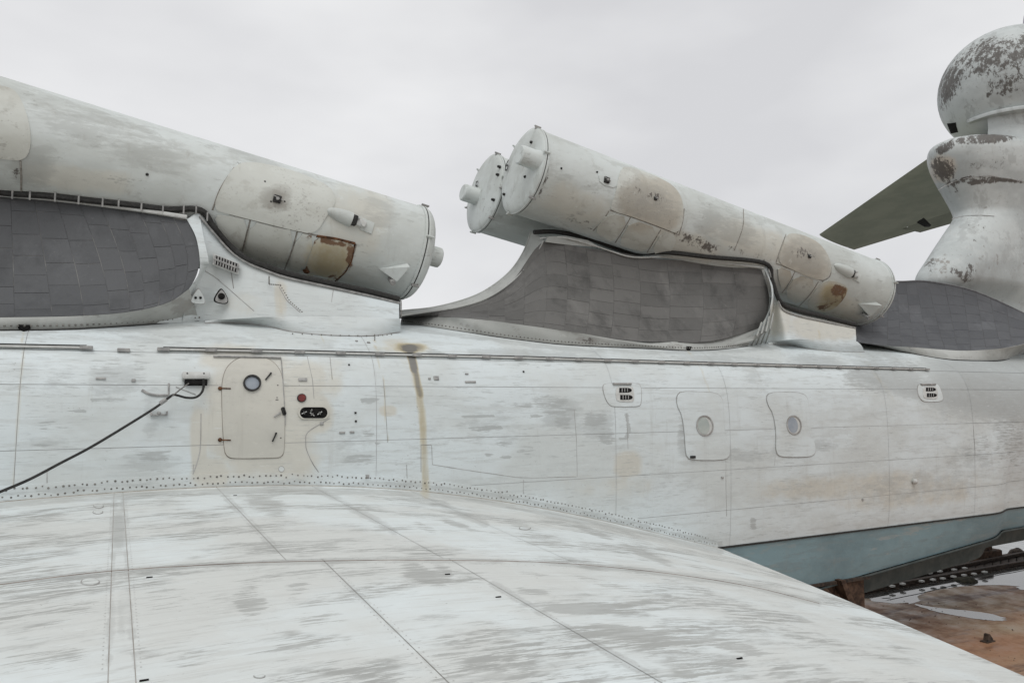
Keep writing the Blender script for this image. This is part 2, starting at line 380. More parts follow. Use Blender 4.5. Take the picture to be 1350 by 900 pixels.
def on_wing(u, v):
    d = ray(u, v); t = np.linspace(1.5, 24, 900); P = CAM+d*t[:, None]
    g = P[:, 2]-wing_z(P[:, 0], P[:, 1]); k = np.where(g < 0)[0]
    if not len(k): return P[g.argmin()]
    k = max(k[0], 1); f = g[k-1]/(g[k-1]-g[k]+1e-12); return CAM+d*(t[k-1]+(t[k]-t[k-1])*f)
class Tube:
    def __init__(s, A, B, R=.9):
        s.A, s.B, s.R = A, B, R; s.d = nrm(B-A); s.L = np.linalg.norm(B-A); s.side = np.array([0, -1.0, 0]); s.up = nrm(np.cross(s.side, s.d)); s.up = s.up if s.up[2] > 0 else -s.up
    def hit(s, u, v, off=0):
        d = ray(u, v); o = CAM-s.A; o2 = o-s.d*(o@s.d); d2 = d-s.d*(d@s.d); R = s.R+off
        a = d2@d2; b = 2*(o2@d2); c = o2@o2-R*R; D = max(b*b-4*a*c, 0); p = CAM+d*(-b-sqrt(D))/(2*a)
        q = p-s.A; ss = q@s.d; r = q-s.d*ss; return s.A+s.d*ss+nrm(r)*R
    def pt(s, a, ang, r=None): return s.A+s.d*a+(s.R if r is None else r)*(cos(ang)*s.side+sin(ang)*s.up)
R2 = at_y(1139, 385, -.93); F2 = at_y(691, 226, -.93); R1 = at_y(541, 333, -.93)
TB = Tube(R2, F2, .91); TA = Tube(R1, R1+(F2-R2), .91)
MIR = np.array([1, -1, 1.0])
TBs = Tube(R2*MIR, F2*MIR, .91); TAs = Tube(R1*MIR, (R1+F2-R2)*MIR, .91)

craft = empty('ekranoplan', (9, 0, 0), 'huge weathered white ekranoplan with sloping missile canisters on its back, parked on a rusty dock', 'aircraft')

# ---- fuselage under-skin and skin panels
def fus_pts(X, zz, off=0.0):                        # grid of points for arrays X (n) and z rel (m)
    XX, ZZ = np.meshgrid(X, zz, indexing='ij'); Z = ZZ+tilt(XX); Y = -halfw(XX, Z)
    e = .01
    dz = (halfw(XX, Z+e)-halfw(XX, Z-e))/(2*e); dx = (halfw(XX+e, Z)-halfw(XX-e, Z))/(2*e)
    N = np.stack([-dx, -np.ones_like(dz), -dz], -1); N /= np.linalg.norm(N, axis=-1, keepdims=True)
    return np.stack([XX, Y, Z+EYE], -1)+N*off
zz = np.concatenate([[1.795], np.linspace(1.78, .9, 14), np.linspace(.85, -2.75, 24)])
xu = np.linspace(-10, 40, 400); P = fus_pts(xu, zz, np.where(xu < 19, -.006, -.05)[:, None, None]); Pm = P*MIR
V1 = grid(P); V2 = grid(Pm, True)
fus = mk('fuselage', join(V1, V2), simple('skin_joint', (.33, .32, .305), (.57, .575, .57), .9), craft)
TAN_F = [(340, 548, 78, 88, 0, .95), (262, 585, 12, 60, 0, .8), (415, 545, 26, 30, 0, .9), (400, 500, 38, 30, 0, .7), (300, 470, 45, 20, 0, .7), (430, 500, 30, 40, 0, .4),
         (828, 611, 22, 19, 0, .8), (511, 541, 13, 8, 0, .9), (280, 620, 30, 25, 0, .7), (390, 615, 40, 25, 0, .55), (800, 640, 90, 20, 5, .3), (1120, 640, 150, 20, -3, .5), (1200, 650, 120, 25, -4, .45), (520, 455, 20, 12, 0, .5)]
BARE_F = [(470, 606, 30, 9, 0, .8), (203, 601, 30, 10, -3, .85), (725, 530, 32, 12, 4, .8), (742, 556, 14, 12, 4, .85), (688, 534, 24, 5, 4, .7), (785, 553, 20, 12, 5, .9), (800, 577, 14, 10, 0, .9),
          (640, 565, 26, 7, 3, .55), (660, 585, 18, 5, 3, .6), (690, 595, 15, 5, 3, .6), (600, 575, 20, 10, 0, .4), (730, 590, 14, 5, 0, .5), (140, 490, 30, 30, 0, .6), (185, 480, 14, 40, 0, .5), (75, 560, 40, 9, 0, .5), (100, 510, 30, 6, 0, .6),
          (486, 571, 10, 4, 0, .9), (60, 590, 25, 12, 0, .5), (229, 562, 18, 5, 0, .55), (440, 640, 30, 8, 0, .4), (1140, 500, 40, 20, 15, .75), (1290, 500, 60, 26, 10, .8), (1330, 560, 26, 70, 0, .6), (1180, 480, 60, 12, 8, .6), (993, 690, 5, 11, 0, 1.0), (1290, 590, 25, 30, 0, .5),
          (1075, 590, 26, 6, -5, .5), (990, 600, 30, 8, 0, .5), (900, 570, 8, 30, 0, .5), (960, 640, 90, 16, -3, .35), (640, 470, 30, 4, 5, .8), (575, 465, 18, 6, 15, .7), (700, 480, 40, 5, 5, .6), (985, 535, 30, 4, 0, .4), (560, 600, 16, 20, 0, .4), (1060, 470, 40, 10, 5, .5)]
WASH_F = [(700, 466, 120, 8, 3, .6), (250, 447, 160, 8, 0, .5), (950, 474, 100, 8, 2, .6), (90, 446, 90, 6, 0, .5), (1310, 508, 120, 56, 8, 1.0), (1180, 500, 80, 26, 15, .8), (1080, 478, 50, 14, 6, .7), (1000, 500, 30, 14, 20, .5), (1335, 570, 30, 50, 0, .5), (1150, 468, 60, 14, 8, .6), (1060, 590, 60, 12, -4, .6), (970, 600, 60, 14, 0, .55), (900, 580, 10, 30, 0, .6), (560, 575, 40, 40, 0, .4), (650, 560, 60, 40, 0, .45), (740, 545, 40, 30, 0, .6), (790, 560, 26, 24, 0, .6),
          (150, 500, 50, 30, 0, .6), (200, 540, 16, 50, 0, .5), (80, 500, 40, 30, 0, .45), (60, 580, 60, 16, 0, .4), (470, 590, 50, 40, 0, .4), (200, 610, 60, 14, 0, .5), (450, 460, 60, 20, 0, .4), (330, 450, 40, 10, 0, .3), (1210, 640, 110, 30, -4, .5), (1060, 650, 60, 30, 0, .4), (880, 640, 60, 30, 0, .35), (1280, 600, 40, 30, 0, .5)]
def fus_attrs(V):
    st = np.zeros(len(V))
    st = np.maximum(st, wear(V, [(541, 458, 26, 7, 2, 1.0), (540, 459, 12, 6, 0, 1.9)]))
    st = np.maximum(st, np.maximum(stroke(V, [(541, 464), (546, 486)], 5.5, 1.55), stroke(V, [(546, 484), (554, 520)], 5, 1.1)))
    st = np.maximum(st, stroke(V, [(549, 500), (556, 540), (560, 600), (561, 650)], 6, .68))
    st = np.maximum(st, stroke(V, [(532, 466), (545, 500)], 10, .3))
    st = np.maximum(st, stroke(V, [(31, 440), (29, 470), (21, 560), (16, 640)], 3.2, .48))
    st = np.maximum(st, stroke(V, [(493, 448), (505, 500), (511, 580)], 1.6, .6))
    st = np.maximum(st, stroke(V, [(423, 440), (432, 470), (438, 500)], 1.5, .5))
    st = np.maximum(st, stroke(V, [(352, 508), (355, 520)], 1.5, .5)); st = np.maximum(st, stroke(V, [(363, 575), (363, 596)], 1.5, .5))
    st = np.maximum(st, stroke(V, [(905, 460), (925, 487), (937, 520)], 1.6, .45))
    st = np.maximum(st, stroke(V, [(820, 480), (835, 500)], 5, .25)); st = np.maximum(st, stroke(V, [(1130, 460), (1160, 500), (1180, 530)], 4, .3))
    st = np.maximum(st, stroke(V, [(500, 462), (560, 463)], 14, .35))
    br = wear(V, BARE_F)
    for P_, w_ in (([(476, 528), (498, 527)], 3), ([(826, 546), (829, 565), (827, 576), (818, 579)], 2.6), ([(496, 584), (511, 581)], 1.6), ([(757, 540), (700, 548)], 2), ([(610, 549), (652, 548)], 1.6), ([(618, 566), (660, 564)], 1.6), ([(120, 527), (170, 528)], 1.5), ([(75, 540), (110, 541)], 1.3), ([(170, 505), (214, 506)], 1.2), ([(520, 560), (548, 559)], 1.2), ([(640, 600), (672, 602)], 1.6)):
        br = np.maximum(br, stroke(V, P_, w_, 1.2))
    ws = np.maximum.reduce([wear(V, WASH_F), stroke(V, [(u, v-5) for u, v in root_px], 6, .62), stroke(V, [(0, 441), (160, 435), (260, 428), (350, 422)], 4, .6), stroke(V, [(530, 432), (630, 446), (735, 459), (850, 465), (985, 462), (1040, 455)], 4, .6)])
    return {'tan': wear(V, TAN_F), 'bare': br, 'stain': st, 'wash': ws}
XB = [-10, -6, -1.05, 3.72, 8.3, 11.12, 16.0, 19.3, 22.3, 26, 31, 40]
ZB = [1.79, .89, .42, -.43, -1.22, -2.02, -2.74]
g = .0035
for i in range(len(XB)-1):
    for j in range(len(ZB)-1):
        x0, x1, z0, z1 = XB[i]+g, XB[i+1]-g, ZB[j]-(g if j else 0), ZB[j+1]+g
        near = -2 < x1 and x0 < 23
        st = .045 if near else .25
        X = np.linspace(x0, x1, max(2, int((x1-x0)/st))); zz = np.linspace(z0, z1, max(3, int((z0-z1)/st)))
        if j == 0: zz = z0+(z1-z0)*np.linspace(0, 1, len(zz)*2)**1.6
        P = fus_pts(X, zz); V, Fc = grid(P)
        mk('skin_panel', (V, Fc), PAINT, fus, attrs=fus_attrs(V) if near else None)
        if x0 > 5 and not (x0 > 26): pass
P = fus_pts(np.linspace(-10, 40, 60), np.linspace(1.79, -2.74, 30))*MIR
mk('starboard_skin', grid(P, True), PAINT, fus)

# ---- teal boot band, chine and dark bottom
def zchine(X): return np.interp(X, [-10, 11, 13.5, 21.3, 40], [-4.6, -4.25, -3.9, -3.22, -2.75])
X = np.concatenate([np.linspace(-10, 8, 20), np.linspace(8.5, 24, 120), np.linspace(25, 40, 16)])
rows = []
for t in np.linspace(0, 1, 18):
    z = (-2.775+tilt(X)*1.0)*(1-t)+t*zchine(X); rows.append(np.stack([X, -halfw(X, z)-.004+.12*t*t, z+EYE], -1))
band = np.stack(rows, 1); V, Fc = grid(band); V2, F2_ = grid(band*MIR, True)
mk('waterline_band', join((V, Fc), (V2, F2_)), BLUE, craft, attrs={'bare': np.concatenate([wear(V, [(1230, 690, 90, 8, -12, .5), (1150, 730, 120, 14, -12, .35), (1200, 702, 60, 5, -12, .5)])]*2)})
c0 = band[:, -1]
kd = np.interp(X, [-10, 20.6, 21.2, 40], [.6, .6, .52, .5])[:, None]*np.array([[0, 0, 1]])
low = [c0+[0, -.05, 0], c0+[0, -.05, -.045], c0+[0, .30, -.09], c0+[0, .42, 0]-kd, c0*[1, 0, 1]+[0, -.35, 0]-kd*1.05]
bot = np.stack(low, 1)
mk('hull_bottom', join(grid(bot), grid(bot*MIR, True)), ANTI, craft)
wl_ = np.array([band[k, 0] for k in range(len(X))])
mk('waterline_stripe', ribbon(wl_+[0, -.012, 0], [np.array([0, .012, 0])]*len(X), [np.array([0, 0, .035])]*len(X)), DARK, craft)

# ---- wing
line_px = [(940, 719), (975, 731), (1010, 747), (1050, 764), (1100, 785), (1150, 806), (1200, 827), (1250, 848), (1300, 869), (1350, 890), (1400, 911)]
TE = np.array([on_wing(u, v) for u, v in line_px]); ok = np.argsort(-TE[:, 1]); TE = TE[ok]
TEX = TE[:, 0]; kx = np.polyfit(TE[:, 1], TEX, 2)
def te_x(y): return np.interp(-np.asarray(y), -TE[:, 1], TEX, right=None) if False else np.polyval(kx, np.clip(y, TE[-1, 1], -2.9))
def wing_pts(X, y):                                # rolls over smoothly past the trailing line
    d = np.maximum(np.asarray(X)-te_x(y), 0); return wing_z(X, y)-.9*d**1.5
seam_px = [(0, 770), (140, 753), (300, 743), (430, 739), (560, 738), (720, 741), (830, 750), (920, 761), (1000, 775), (1080, 795)]
SP = np.array([on_wing(u, v) for u, v in seam_px])
ks = np.polyfit(SP[:, 0], SP[:, 1], 2); print('seam', SP.round(2).tolist(), 'TE', TE.round(2).tolist())
def yrow(r, X):                                    # row lines: 0 root, 1 seam, 2.. outboard
    s = np.polyval(ks, np.clip(X, SP[0, 0]-1, SP[-1, 0]))
    return [-2.98, s, s-4.2, s-7.5][r] if r != 0 else np.full_like(np.asarray(X, float), -2.98)
def span_line(a, b, ext=0):
    A, B = on_wing(*a), on_wing(*b); return A, B
SPAN = [((150, 662), (143, 880)), ((163, 662), (178, 880)), ((295, 652), (362, 722)), ((430, 742), (590, 898)), ((650, 770), (870, 898)), ((420, 645), (520, 700)), ((560, 655), (640, 690))]
SL = [span_line(*s) for s in SPAN]
print('span', [(a.round(2).tolist(), b.round(2).tolist()) for a, b in SL])
def colx(k, y):
    A, B = SL[k]; m_ = (B[0]-A[0])/(B[1]-A[1]); return A[0]+m_*(np.asarray(y)-A[1])
wing = None
BARE_W = [(760, 802, 60, 9, 2, 1.1), (830, 835, 70, 13, 6, 1.1), (960, 850, 70, 10, 14, .9), (700, 780, 40, 6, 5, .8), (850, 730, 50, 6, 22, .9), (780, 700, 40, 5, 20, .9), (560, 758, 36, 12, 15, 1.1), (600, 690, 30, 5, 18, .9), (330, 790, 30, 26, 60, .75), (390, 775, 14, 22, 60, .6), (560, 757, 40, 13, 20, .9), (585, 755, 20, 12, 25, .9), (220, 790, 40, 26, 0, .5), (90, 800, 50, 14, -5, .6), (60, 870, 80, 20, -4, .6), (190, 700, 60, 25, 0, .5), (350, 665, 40, 16, 20, .8),
          (790, 800, 70, 10, 3, .85), (870, 840, 80, 18, 4, .85), (640, 825, 50, 9, 0, .6), (640, 845, 70, 3, 0, .6), (400, 850, 80, 12, -4, .55), (420, 815, 60, 10, -5, .55), (480, 725, 60, 5, 0, .6), (730, 715, 30, 5, 8, .7), (680, 690, 40, 8, 18, .5), (830, 710, 60, 10, 22, .55),
          (560, 695, 20, 6, 20, .7), (700, 755, 30, 4, 10, .6), (800, 770, 60, 6, 15, .6), (780, 690, 40, 8, 20, .5), (900, 770, 50, 8, 20, .5), (980, 800, 60, 10, 22, .45), (560, 680, 60, 6, 8, .5), (100, 710, 60, 6, -5, .6), (250, 680, 50, 5, -3, .55), (250, 870, 50, 14, -4, .5),
          (980, 860, 70, 10, 12, .5), (1100, 850, 60, 8, 20, .4), (1040, 830, 30, 5, 15, .5), (470, 885, 60, 8, 0, .4)]
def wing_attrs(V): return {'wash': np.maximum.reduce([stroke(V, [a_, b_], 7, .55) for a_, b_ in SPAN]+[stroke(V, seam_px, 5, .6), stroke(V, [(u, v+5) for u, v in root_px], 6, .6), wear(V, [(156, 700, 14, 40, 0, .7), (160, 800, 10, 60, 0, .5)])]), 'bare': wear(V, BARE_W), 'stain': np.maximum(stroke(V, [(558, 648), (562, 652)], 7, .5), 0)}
def wgrid(xa, xb, ya, yb, n, m_, off=0.0):         # xa(y), xb(y) columns; ya(x), yb(x) rows
    s, t = np.meshgrid(np.linspace(0, 1, n), np.linspace(0, 1, m_), indexing='ij')
    X = 5*np.ones_like(s); Y = -5*np.ones_like(s)
    for _ in range(6):
        A = xa(Y); B = xb(Y); X = A+(B-A)*s; C = ya(X); D = yb(X); Y = C+(D-C)*t
    return np.stack([X, Y, wing_pts(X, Y)+off], -1)
rows_ = [lambda x: yrow(0, x), lambda x: yrow(1, x), lambda x: yrow(2, x), lambda x: yrow(3, x)]
ca = [lambda y: -8+0*y, lambda y: colx(0, y), lambda y: colx(1, y), lambda y: colx(2, y), lambda y: colx(5, y), lambda y: colx(6, y), lambda y: te_x(y)+1.1]
cb = [lambda y: -8+0*y, lambda y: colx(0, y), lambda y: colx(1, y), lambda y: colx(3, y), lambda y: colx(4, y), lambda y: te_x(y)+1.1]
gw = .003
P = wgrid(ca[0], ca[-1], rows_[0], rows_[3], 400, 160, -.005)
under = wgrid(ca[0], ca[-1], rows_[0], rows_[3], 60, 30, -.55)
wing = mk('wing', join(grid(P, True), grid(under)), SEAM_W, craft)
for r in range(3):
    cs = ca if r == 0 else cb
    for k in range(len(cs)-1):
        f0, f1 = cs[k], cs[k+1]; r0, r1 = rows_[r], rows_[r+1]
        wide = abs(float(f1(np.array(-5.))-f0(np.array(-5.)))); n = max(8, int(wide/.045)); mm = 90 if r == 0 else 110
        if r == 2: n, mm = max(8, n//3), 40
        P = wgrid(lambda y: f0(y)+gw, lambda y: f1(y)-gw, lambda x: r0(x)-(gw if r else 0), lambda x: r1(x)+gw, n, mm)
        V, Fc = grid(P, True)
        mk('skin_panel', (V, Fc), WINGP, wing, attrs=wing_attrs(V) if r < 2 else None)
mk('chord_seam', hose([on_wing(u, v)+[0, 0, -.004] for u, v in crom([(-60, 777)]+seam_px, 80)], .0085, 6), simple('brown_seam', (.09, .06, .045), (.22, .18, .15), 3), wing)
# raised riveted strap beside the double seam and small round caps
for px in [(119, 767, 13, 5), (130, 667, 7, 3), (129, 675, 7, 2.6), (342, 891, 8, 3), (692, 696, 8, 2.5), (371, 618, 4, 4)]:
    u, v, a, b = px; hit = on_fus if v < 640 else on_wing
    th = np.linspace(0, 2*pi, 20, endpoint=False); lp = np.stack([u+a*np.cos(th), v+b*np.sin(th)], -1)
    fan_ = fan(hit, lp, .003, 1); mk('inspection_cap', fan_, SEAM, craft)
    lp = np.stack([u+a*.86*np.cos(th), v+b*.84*np.sin(th)], -1)
    mk('inspection_cap', fan(hit, lp, .007, 1), WINGP, craft)
for u, v in [(197, 761), (190, 897), (310, 653), (657, 787), (975, 868), (590, 757)]:
    p = on_wing(u, v); mk('drain_slot', box(p+[0, 0, .004], np.eye(3), (.045, .012, .008)), HOLE, wing)

wr = []
def wrow(P_, step, r, side):
    P_ = np.array([on_wing(u, v) for u, v in lin(P_, 40)]); Q = resamp(P_, step)
    for q in Q:
        if rng.random() < .06: continue
        q = q+[side, 0, 0] if abs(side) > 0 else q; wr.append(dome(np.array([q[0], q[1], wing_z(q[0], q[1])+.0015]), (0, 0, 1), r*rng.uniform(.7, 1.1), r*.3))
for k_, sp in enumerate(SPAN):
    for sd in ((-.035, .035) if k_ > 1 else (-.03,) if k_ == 0 else (.03,)): wrow(sp, .075, .006, sd)
for dv in (-3, 4): wrow([(u, v+dv) for u, v in seam_px], .08, .006, 0)
mk('rivets', join(*wr), simple('wing_rivet', (.40, .40, .38), (.55, .55, .53), 15), wing, kind='stuff')
# root flange with two rows of rivets
rx = np.linspace(-8, RP[-1][0], 320); rz = wing_z(rx, -3.05); RC = np.stack([rx, -halfw(rx, rz-EYE), rz], -1)
RCw = RC+[0, -.03, .0]
mk('root_seal', hose(RCw+[0, 0, -.008], .014, 6), simple('root_sealant', (.20, .17, .13), (.34, .31, .26), 9), craft)
flw = np.array([[0, 0, .19]])
fl = np.stack([RC+[0, -.022, .0], RC+[0, -.018, .09], RC+[0, -.016, .185], RC+[0, .02, .19]], 1)
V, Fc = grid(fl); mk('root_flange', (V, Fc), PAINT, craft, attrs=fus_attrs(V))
RIV = simple('rivet_head', (.09, .086, .077), (.22, .21, .19), 15)
rv = []
for dz, sh in ((.05, 0), (.135, .5)):
    Q = resamp(RC+[0, -.02, dz], .075)
    for q in (Q[:-1]+(Q[1]-Q[0])*sh): rv.append(dome(q+rng.normal(0, .009, 3)*[1, 0, 1], (0, -1, .1), rng.uniform(.010, .0155)))
mk('rivets', join(*rv), RIV, craft, kind='stuff')

# ---- rail along the shoulder
def rail(px, brk, first):
    P = np.array([on_fus(u, v) for u, v in lin(px, 90)]); P = P+[0, -.035, 0]
    o = mk('rail', ribbon(P, [np.array([0, .022, 0])]*len(P), [np.array([0, 0, .028])]*len(P)), PALE, craft)
    mk('rail_gap', ribbon(P+[0, .03, .034], [np.array([0, .02, 0])]*len(P), [np.array([0, 0, .016])]*len(P)), DARK, o)
    Q = resamp(P, .62)
    for q in Q[first:]: mk('bracket', box(q+[0, -.01, .014], np.eye(3), (.16, .055, .046)), STEEL, o)
rail([(-80, 456), (0, 457.5), (114, 459.5)], 0, 0)
rail([(215, 461.5), (360, 464.5), (500, 468), (700, 473), (900, 479), (1050, 483), (1220, 487.5)], 0, 0)
p = on_fus(163, 461.5); mk('rail_stub', box(p+[0, -.03, 0], np.eye(3), (.16, .06, .05)), STEEL, craft)

# ---- sealed plates: each plate sits on a slightly larger dark gasket
def plate(name, hit, loop, mat, parent=craft, h=.016, gap=1.3, rings=5, gmat=SEAM, it=2, label=None, attrs=None):
    lp = chaikin(loop, it); c = lp.mean(0); r = np.hypot(*(lp-c).T).mean()
    V, Fc = fan(hit, lp, h, rings); o = mk(name, (V, Fc), mat, parent, label=label, attrs=attrs(V) if attrs else None)
    mk('gasket', fan(hit, c+(lp-c)*(1+gap/r), h*.45, 2), gmat, o); return o
def disc(hit, u, v, a, b, h, rings=2, seg=28, ang=0):
    th = np.linspace(0, 2*pi, seg, endpoint=False); x = a*np.cos(th); y = b*np.sin(th); A = radians(ang)
    return fan(hit, np.stack([u+x*cos(A)-y*sin(A), v+x*sin(A)+y*cos(A)], -1), h, rings)
def ringp(hit, u, v, a, b, h, w, seg=28, ang=0):    # raised ring round a porthole
    th = np.linspace(0, 2*pi, seg, endpoint=False); A = radians(ang); P = []
    for k, hh in ((1, -.01), (1, h), (1-w, h), (1-w, .004)):
        row = []
        for t in th:
            x, y = a*k*cos(t), b*k*sin(t); p, n = normal(hit, u+x*cos(A)-y*sin(A), v+x*sin(A)+y*cos(A)); row.append(p+n*hh)
        P.append(row+[row[0]])
    return grid(np.array(P))
door = plate('door', on_fus, [(292, 520), (294, 495), (302, 480), (318, 471), (336, 470), (354, 473), (367, 484), (373, 500), (375, 540), (375, 592), (371, 602), (360, 603), (310, 604), (300, 602), (295, 592)], DOORP, h=.014, gap=1.0, it=2,
             label='cream crew door with one round porthole and rusty hinges', gmat=simple('door_gap', (.17, .145, .12), (.3, .27, .23), 6))
mk('porthole_ring', ringp(on_fus, 332, 505.5, 11.8, 10.5, .045, .2), DARK, door)
mk('porthole', disc(on_fus, 332, 505.5, 10, 8.8, .018), GLASS, door)
for v in (512, 579.5):
    a, n = normal(on_fus, 290, v); b = on_fus(304, v+.5); mk('hinge', join(rod(a+n*.02, b+n*.02, .009), dome(a+n*.01, n, .03, .03, 10)), RUSTY, door)
for q in [((349.5, 501.5), (356.5, 493)), ((358.5, 582), (363.5, 571)), ((361, 549.5), (368.5, 544.5))]:
    a, n = normal(on_fus, *q[0]); b = on_fus(*q[1]); mk('handle', join(rod(a+n*.035, b+n*.035, .011), rod(b, b+n*.045, .014)), DARK if q[0][1] != 549.5 else STEEL, door)
a, n = normal(on_fus, 373.5, 542); mk('door_latch', box(a+n*.03, (nrm(on_fus(375, 547)-on_fus(372, 537)), nrm(np.cross(n, on_fus(375, 547)-on_fus(372, 537))), n), (.125, .055, .06), .3), DARK, door)
for u, v in [(365, 524), (366, 527), (364, 527), (366, 508), (370, 577)]:
    a, n = normal(on_fus, u, v); mk('screw', dome(a+n*.014, n, .012), RIV, door)
dg = [on_fus(u, v)+[0, -.03, 0] for u, v in lin([(281, 469.5), (330, 470.5), (370, 471.5)], 20)]
mk('drip_rail', hose(dg, .014, 6), STEEL, craft)
dg = [on_fus(u, v)+[0, -.012, 0] for u, v in lin([(370.5, 472), (372, 490), (374.5, 530), (376, 560)], 16)]
mk('drip_rail', hose(dg, .007, 6), STEEL, craft)
o = mk('marker_lamp', disc(on_fus, 397.5, 524.5, 5, 4.6, .03), RED, craft); mk('lamp_ring', ringp(on_fus, 397.5, 524.5, 6, 5.5, .022, .2), DARK, o)
# recessed valve box
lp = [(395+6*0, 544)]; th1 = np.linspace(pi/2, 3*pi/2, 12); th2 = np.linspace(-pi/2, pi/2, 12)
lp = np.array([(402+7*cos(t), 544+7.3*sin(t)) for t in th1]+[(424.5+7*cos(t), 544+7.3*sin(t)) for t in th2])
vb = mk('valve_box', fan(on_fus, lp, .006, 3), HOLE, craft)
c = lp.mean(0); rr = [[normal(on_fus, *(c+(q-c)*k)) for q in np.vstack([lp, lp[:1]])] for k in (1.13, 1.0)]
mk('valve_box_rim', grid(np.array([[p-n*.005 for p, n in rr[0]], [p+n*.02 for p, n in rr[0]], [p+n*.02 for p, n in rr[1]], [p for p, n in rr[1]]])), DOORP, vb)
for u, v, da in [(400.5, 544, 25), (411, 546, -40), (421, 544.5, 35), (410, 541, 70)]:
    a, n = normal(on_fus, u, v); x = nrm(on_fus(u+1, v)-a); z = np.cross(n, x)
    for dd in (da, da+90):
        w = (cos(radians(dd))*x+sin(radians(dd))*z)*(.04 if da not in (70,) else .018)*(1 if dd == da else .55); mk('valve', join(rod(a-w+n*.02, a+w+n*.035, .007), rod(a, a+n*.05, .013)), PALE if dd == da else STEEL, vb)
# outline of the cream plating, welded tabs, little plates
for px in [[(435, 551), (425, 557), (410, 566), (404, 572), (403, 580), (404, 592), (412, 610), (420, 622)], [(265, 545), (264, 590), (258, 615), (251, 632)]]:
    mk('weld_seam', hose([on_fus(u, v)+[0, -.001, 0] for u, v in crom(px, 24)], .006, 5), SEAM, craft)
for u, v, w, h in [(451, 570, .09, .03), (464, 569.5, .07, .03), (468.5, 544, .03, .03), (469, 555, .03, .03), (399, 500.5, .13, .05), (424, 558, .05, .05), (133, 499, .12, .03), (460, 481, .025, .025), (566, 499, .04, .03), (575, 498.5, .09, .07),
                  (952, 629, .06, .04), (1137, 658, .05, .05), (913, 563.5, .1, .08), (690, 490, .03, .03), (620, 503.5, .2, .03), (615, 493, .06, .02), (176, 501.5, .05, .04), (484, 628, .06, .06), (470, 450, .04, .03), (486, 452, .05, .04)]:
    a, n = normal(on_fus, u, v); x = nrm(on_fus(u+1, v)-a); z = np.cross(n, x)
    mk('tab', box(a+n*.008, (x, z, n), (w, h, .022)), STEEL if w > .035 else DARK, craft)
a, n = normal(on_fus, 1203.5, 634); mk('lamp_bulb', lathe(a, n, [(0, .03), (.03, .06), (.07, .062), (.1, .04), (.112, .01)], 14), PALE, craft)
# louvred vents
def vent(u, v, s, loop):
    o = plate('vent', on_fus, [(u+s*a, v+s*b) for a, b in loop], PAINT, h=.012, gap=.8, it=2)
    a0, b0 = normal(on_fus, u-.3*s, v-14*s); mk('vent_hood', hose([on_fus(u+q*s, v-12.5*s)+b0*.03 for q in np.linspace(-14, 10, 6)], .022, 6), STEEL, o)
    ins = plate('vent_insert', on_fus, [(u-10*s, v-9*s), (u+4*s, v-9.5*s), (u+12*s, v-9*s), (u+14*s, v-4*s), (u+14.5*s, v+6*s), (u+13*s, v+11*s), (u+4*s, v+11*s), (u-8*s, v+10*s), (u-10*s, v+4*s)], PALE, o, h=.022, gap=.6, it=1)
    for dv in (-4.4, 4.8):
        sh = 1.2 if dv > 0 else 0
        lp = np.array([(u-5.5*s+sh, v+(dv-3.1)*s), (u+6*s+sh, v+(dv-3.1)*s), (u+10*s+sh, v+(dv-1.8)*s), (u+11*s+sh, v+(dv)*s), (u+10*s+sh, v+(dv+2)*s), (u+6*s+sh, v+(dv+3.1)*s), (u-5.5*s+sh, v+(dv+3.1)*s)])
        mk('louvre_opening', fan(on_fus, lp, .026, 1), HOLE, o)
        for q in (-2, 1.5, 5):
            a, n = normal(on_fus, u+q*s+sh, v+(dv-2.6)*s); b = on_fus(u+q*s+sh, v+(dv+2.6)*s); mk('louvre_bar', rod(a+n*.03, b+n*.03, .008, 6), STEEL, o)
    return o
vent(821, 519, 1, [(-27, -11), (-20, -14), (17, -14), (24, -11), (24, 13), (20, 17), (-10, 17), (-18, 15), (-24, 4)])
vent(1224, 517, .8, [(-18, -12), (-10, -15), (12, -15), (18, -10), (24, 8), (22, 15), (-4, 16), (-12, 13), (-18, 2)])
# two hourglass window plates
for c, wl_loop, gm in [((928, 561), [(892, 522), (898, 516), (925, 517), (943, 518), (951, 524), (953, 535), (953, 555), (956, 575), (962, 592), (960, 603), (950, 606), (915, 606), (905, 603), (903, 590), (902, 570), (899, 548), (892, 534)], GLASSG),
                       ((1045.5, 560), [(1010, 524), (1014, 518), (1035, 517), (1056, 518), (1064, 524), (1066, 540), (1067, 560), (1072, 580), (1075, 592), (1072, 600), (1060, 602), (1035, 602), (1025, 600), (1022, 590), (1023, 570), (1019, 545), (1012, 534)], GLASS)]:
    o = plate('window_plate', on_fus, wl_loop, PAINT, h=.02, gap=.9, it=1)
    a = 10.5 if c[0] < 1000 else 9; b = 13 if c[0] < 1000 else 12.2
    mk('porthole_ring', ringp(on_fus, *c, a*1.08, b*1.06, .035, .13, ang=-10), SEAM, o)
    mk('porthole_well', disc(on_fus, *c, a*.95, b*.95, .022, ang=-10), PALE, o)
    mk('porthole', disc(on_fus, c[0]-1.6, c[1], a*.74, b*.86, .028, ang=-10), gm, o)
mk('tab', box(on_fus(912, 606-4)+[0, -.03, 0], np.eye(3), (.12, .05, .05)), DARK, craft)
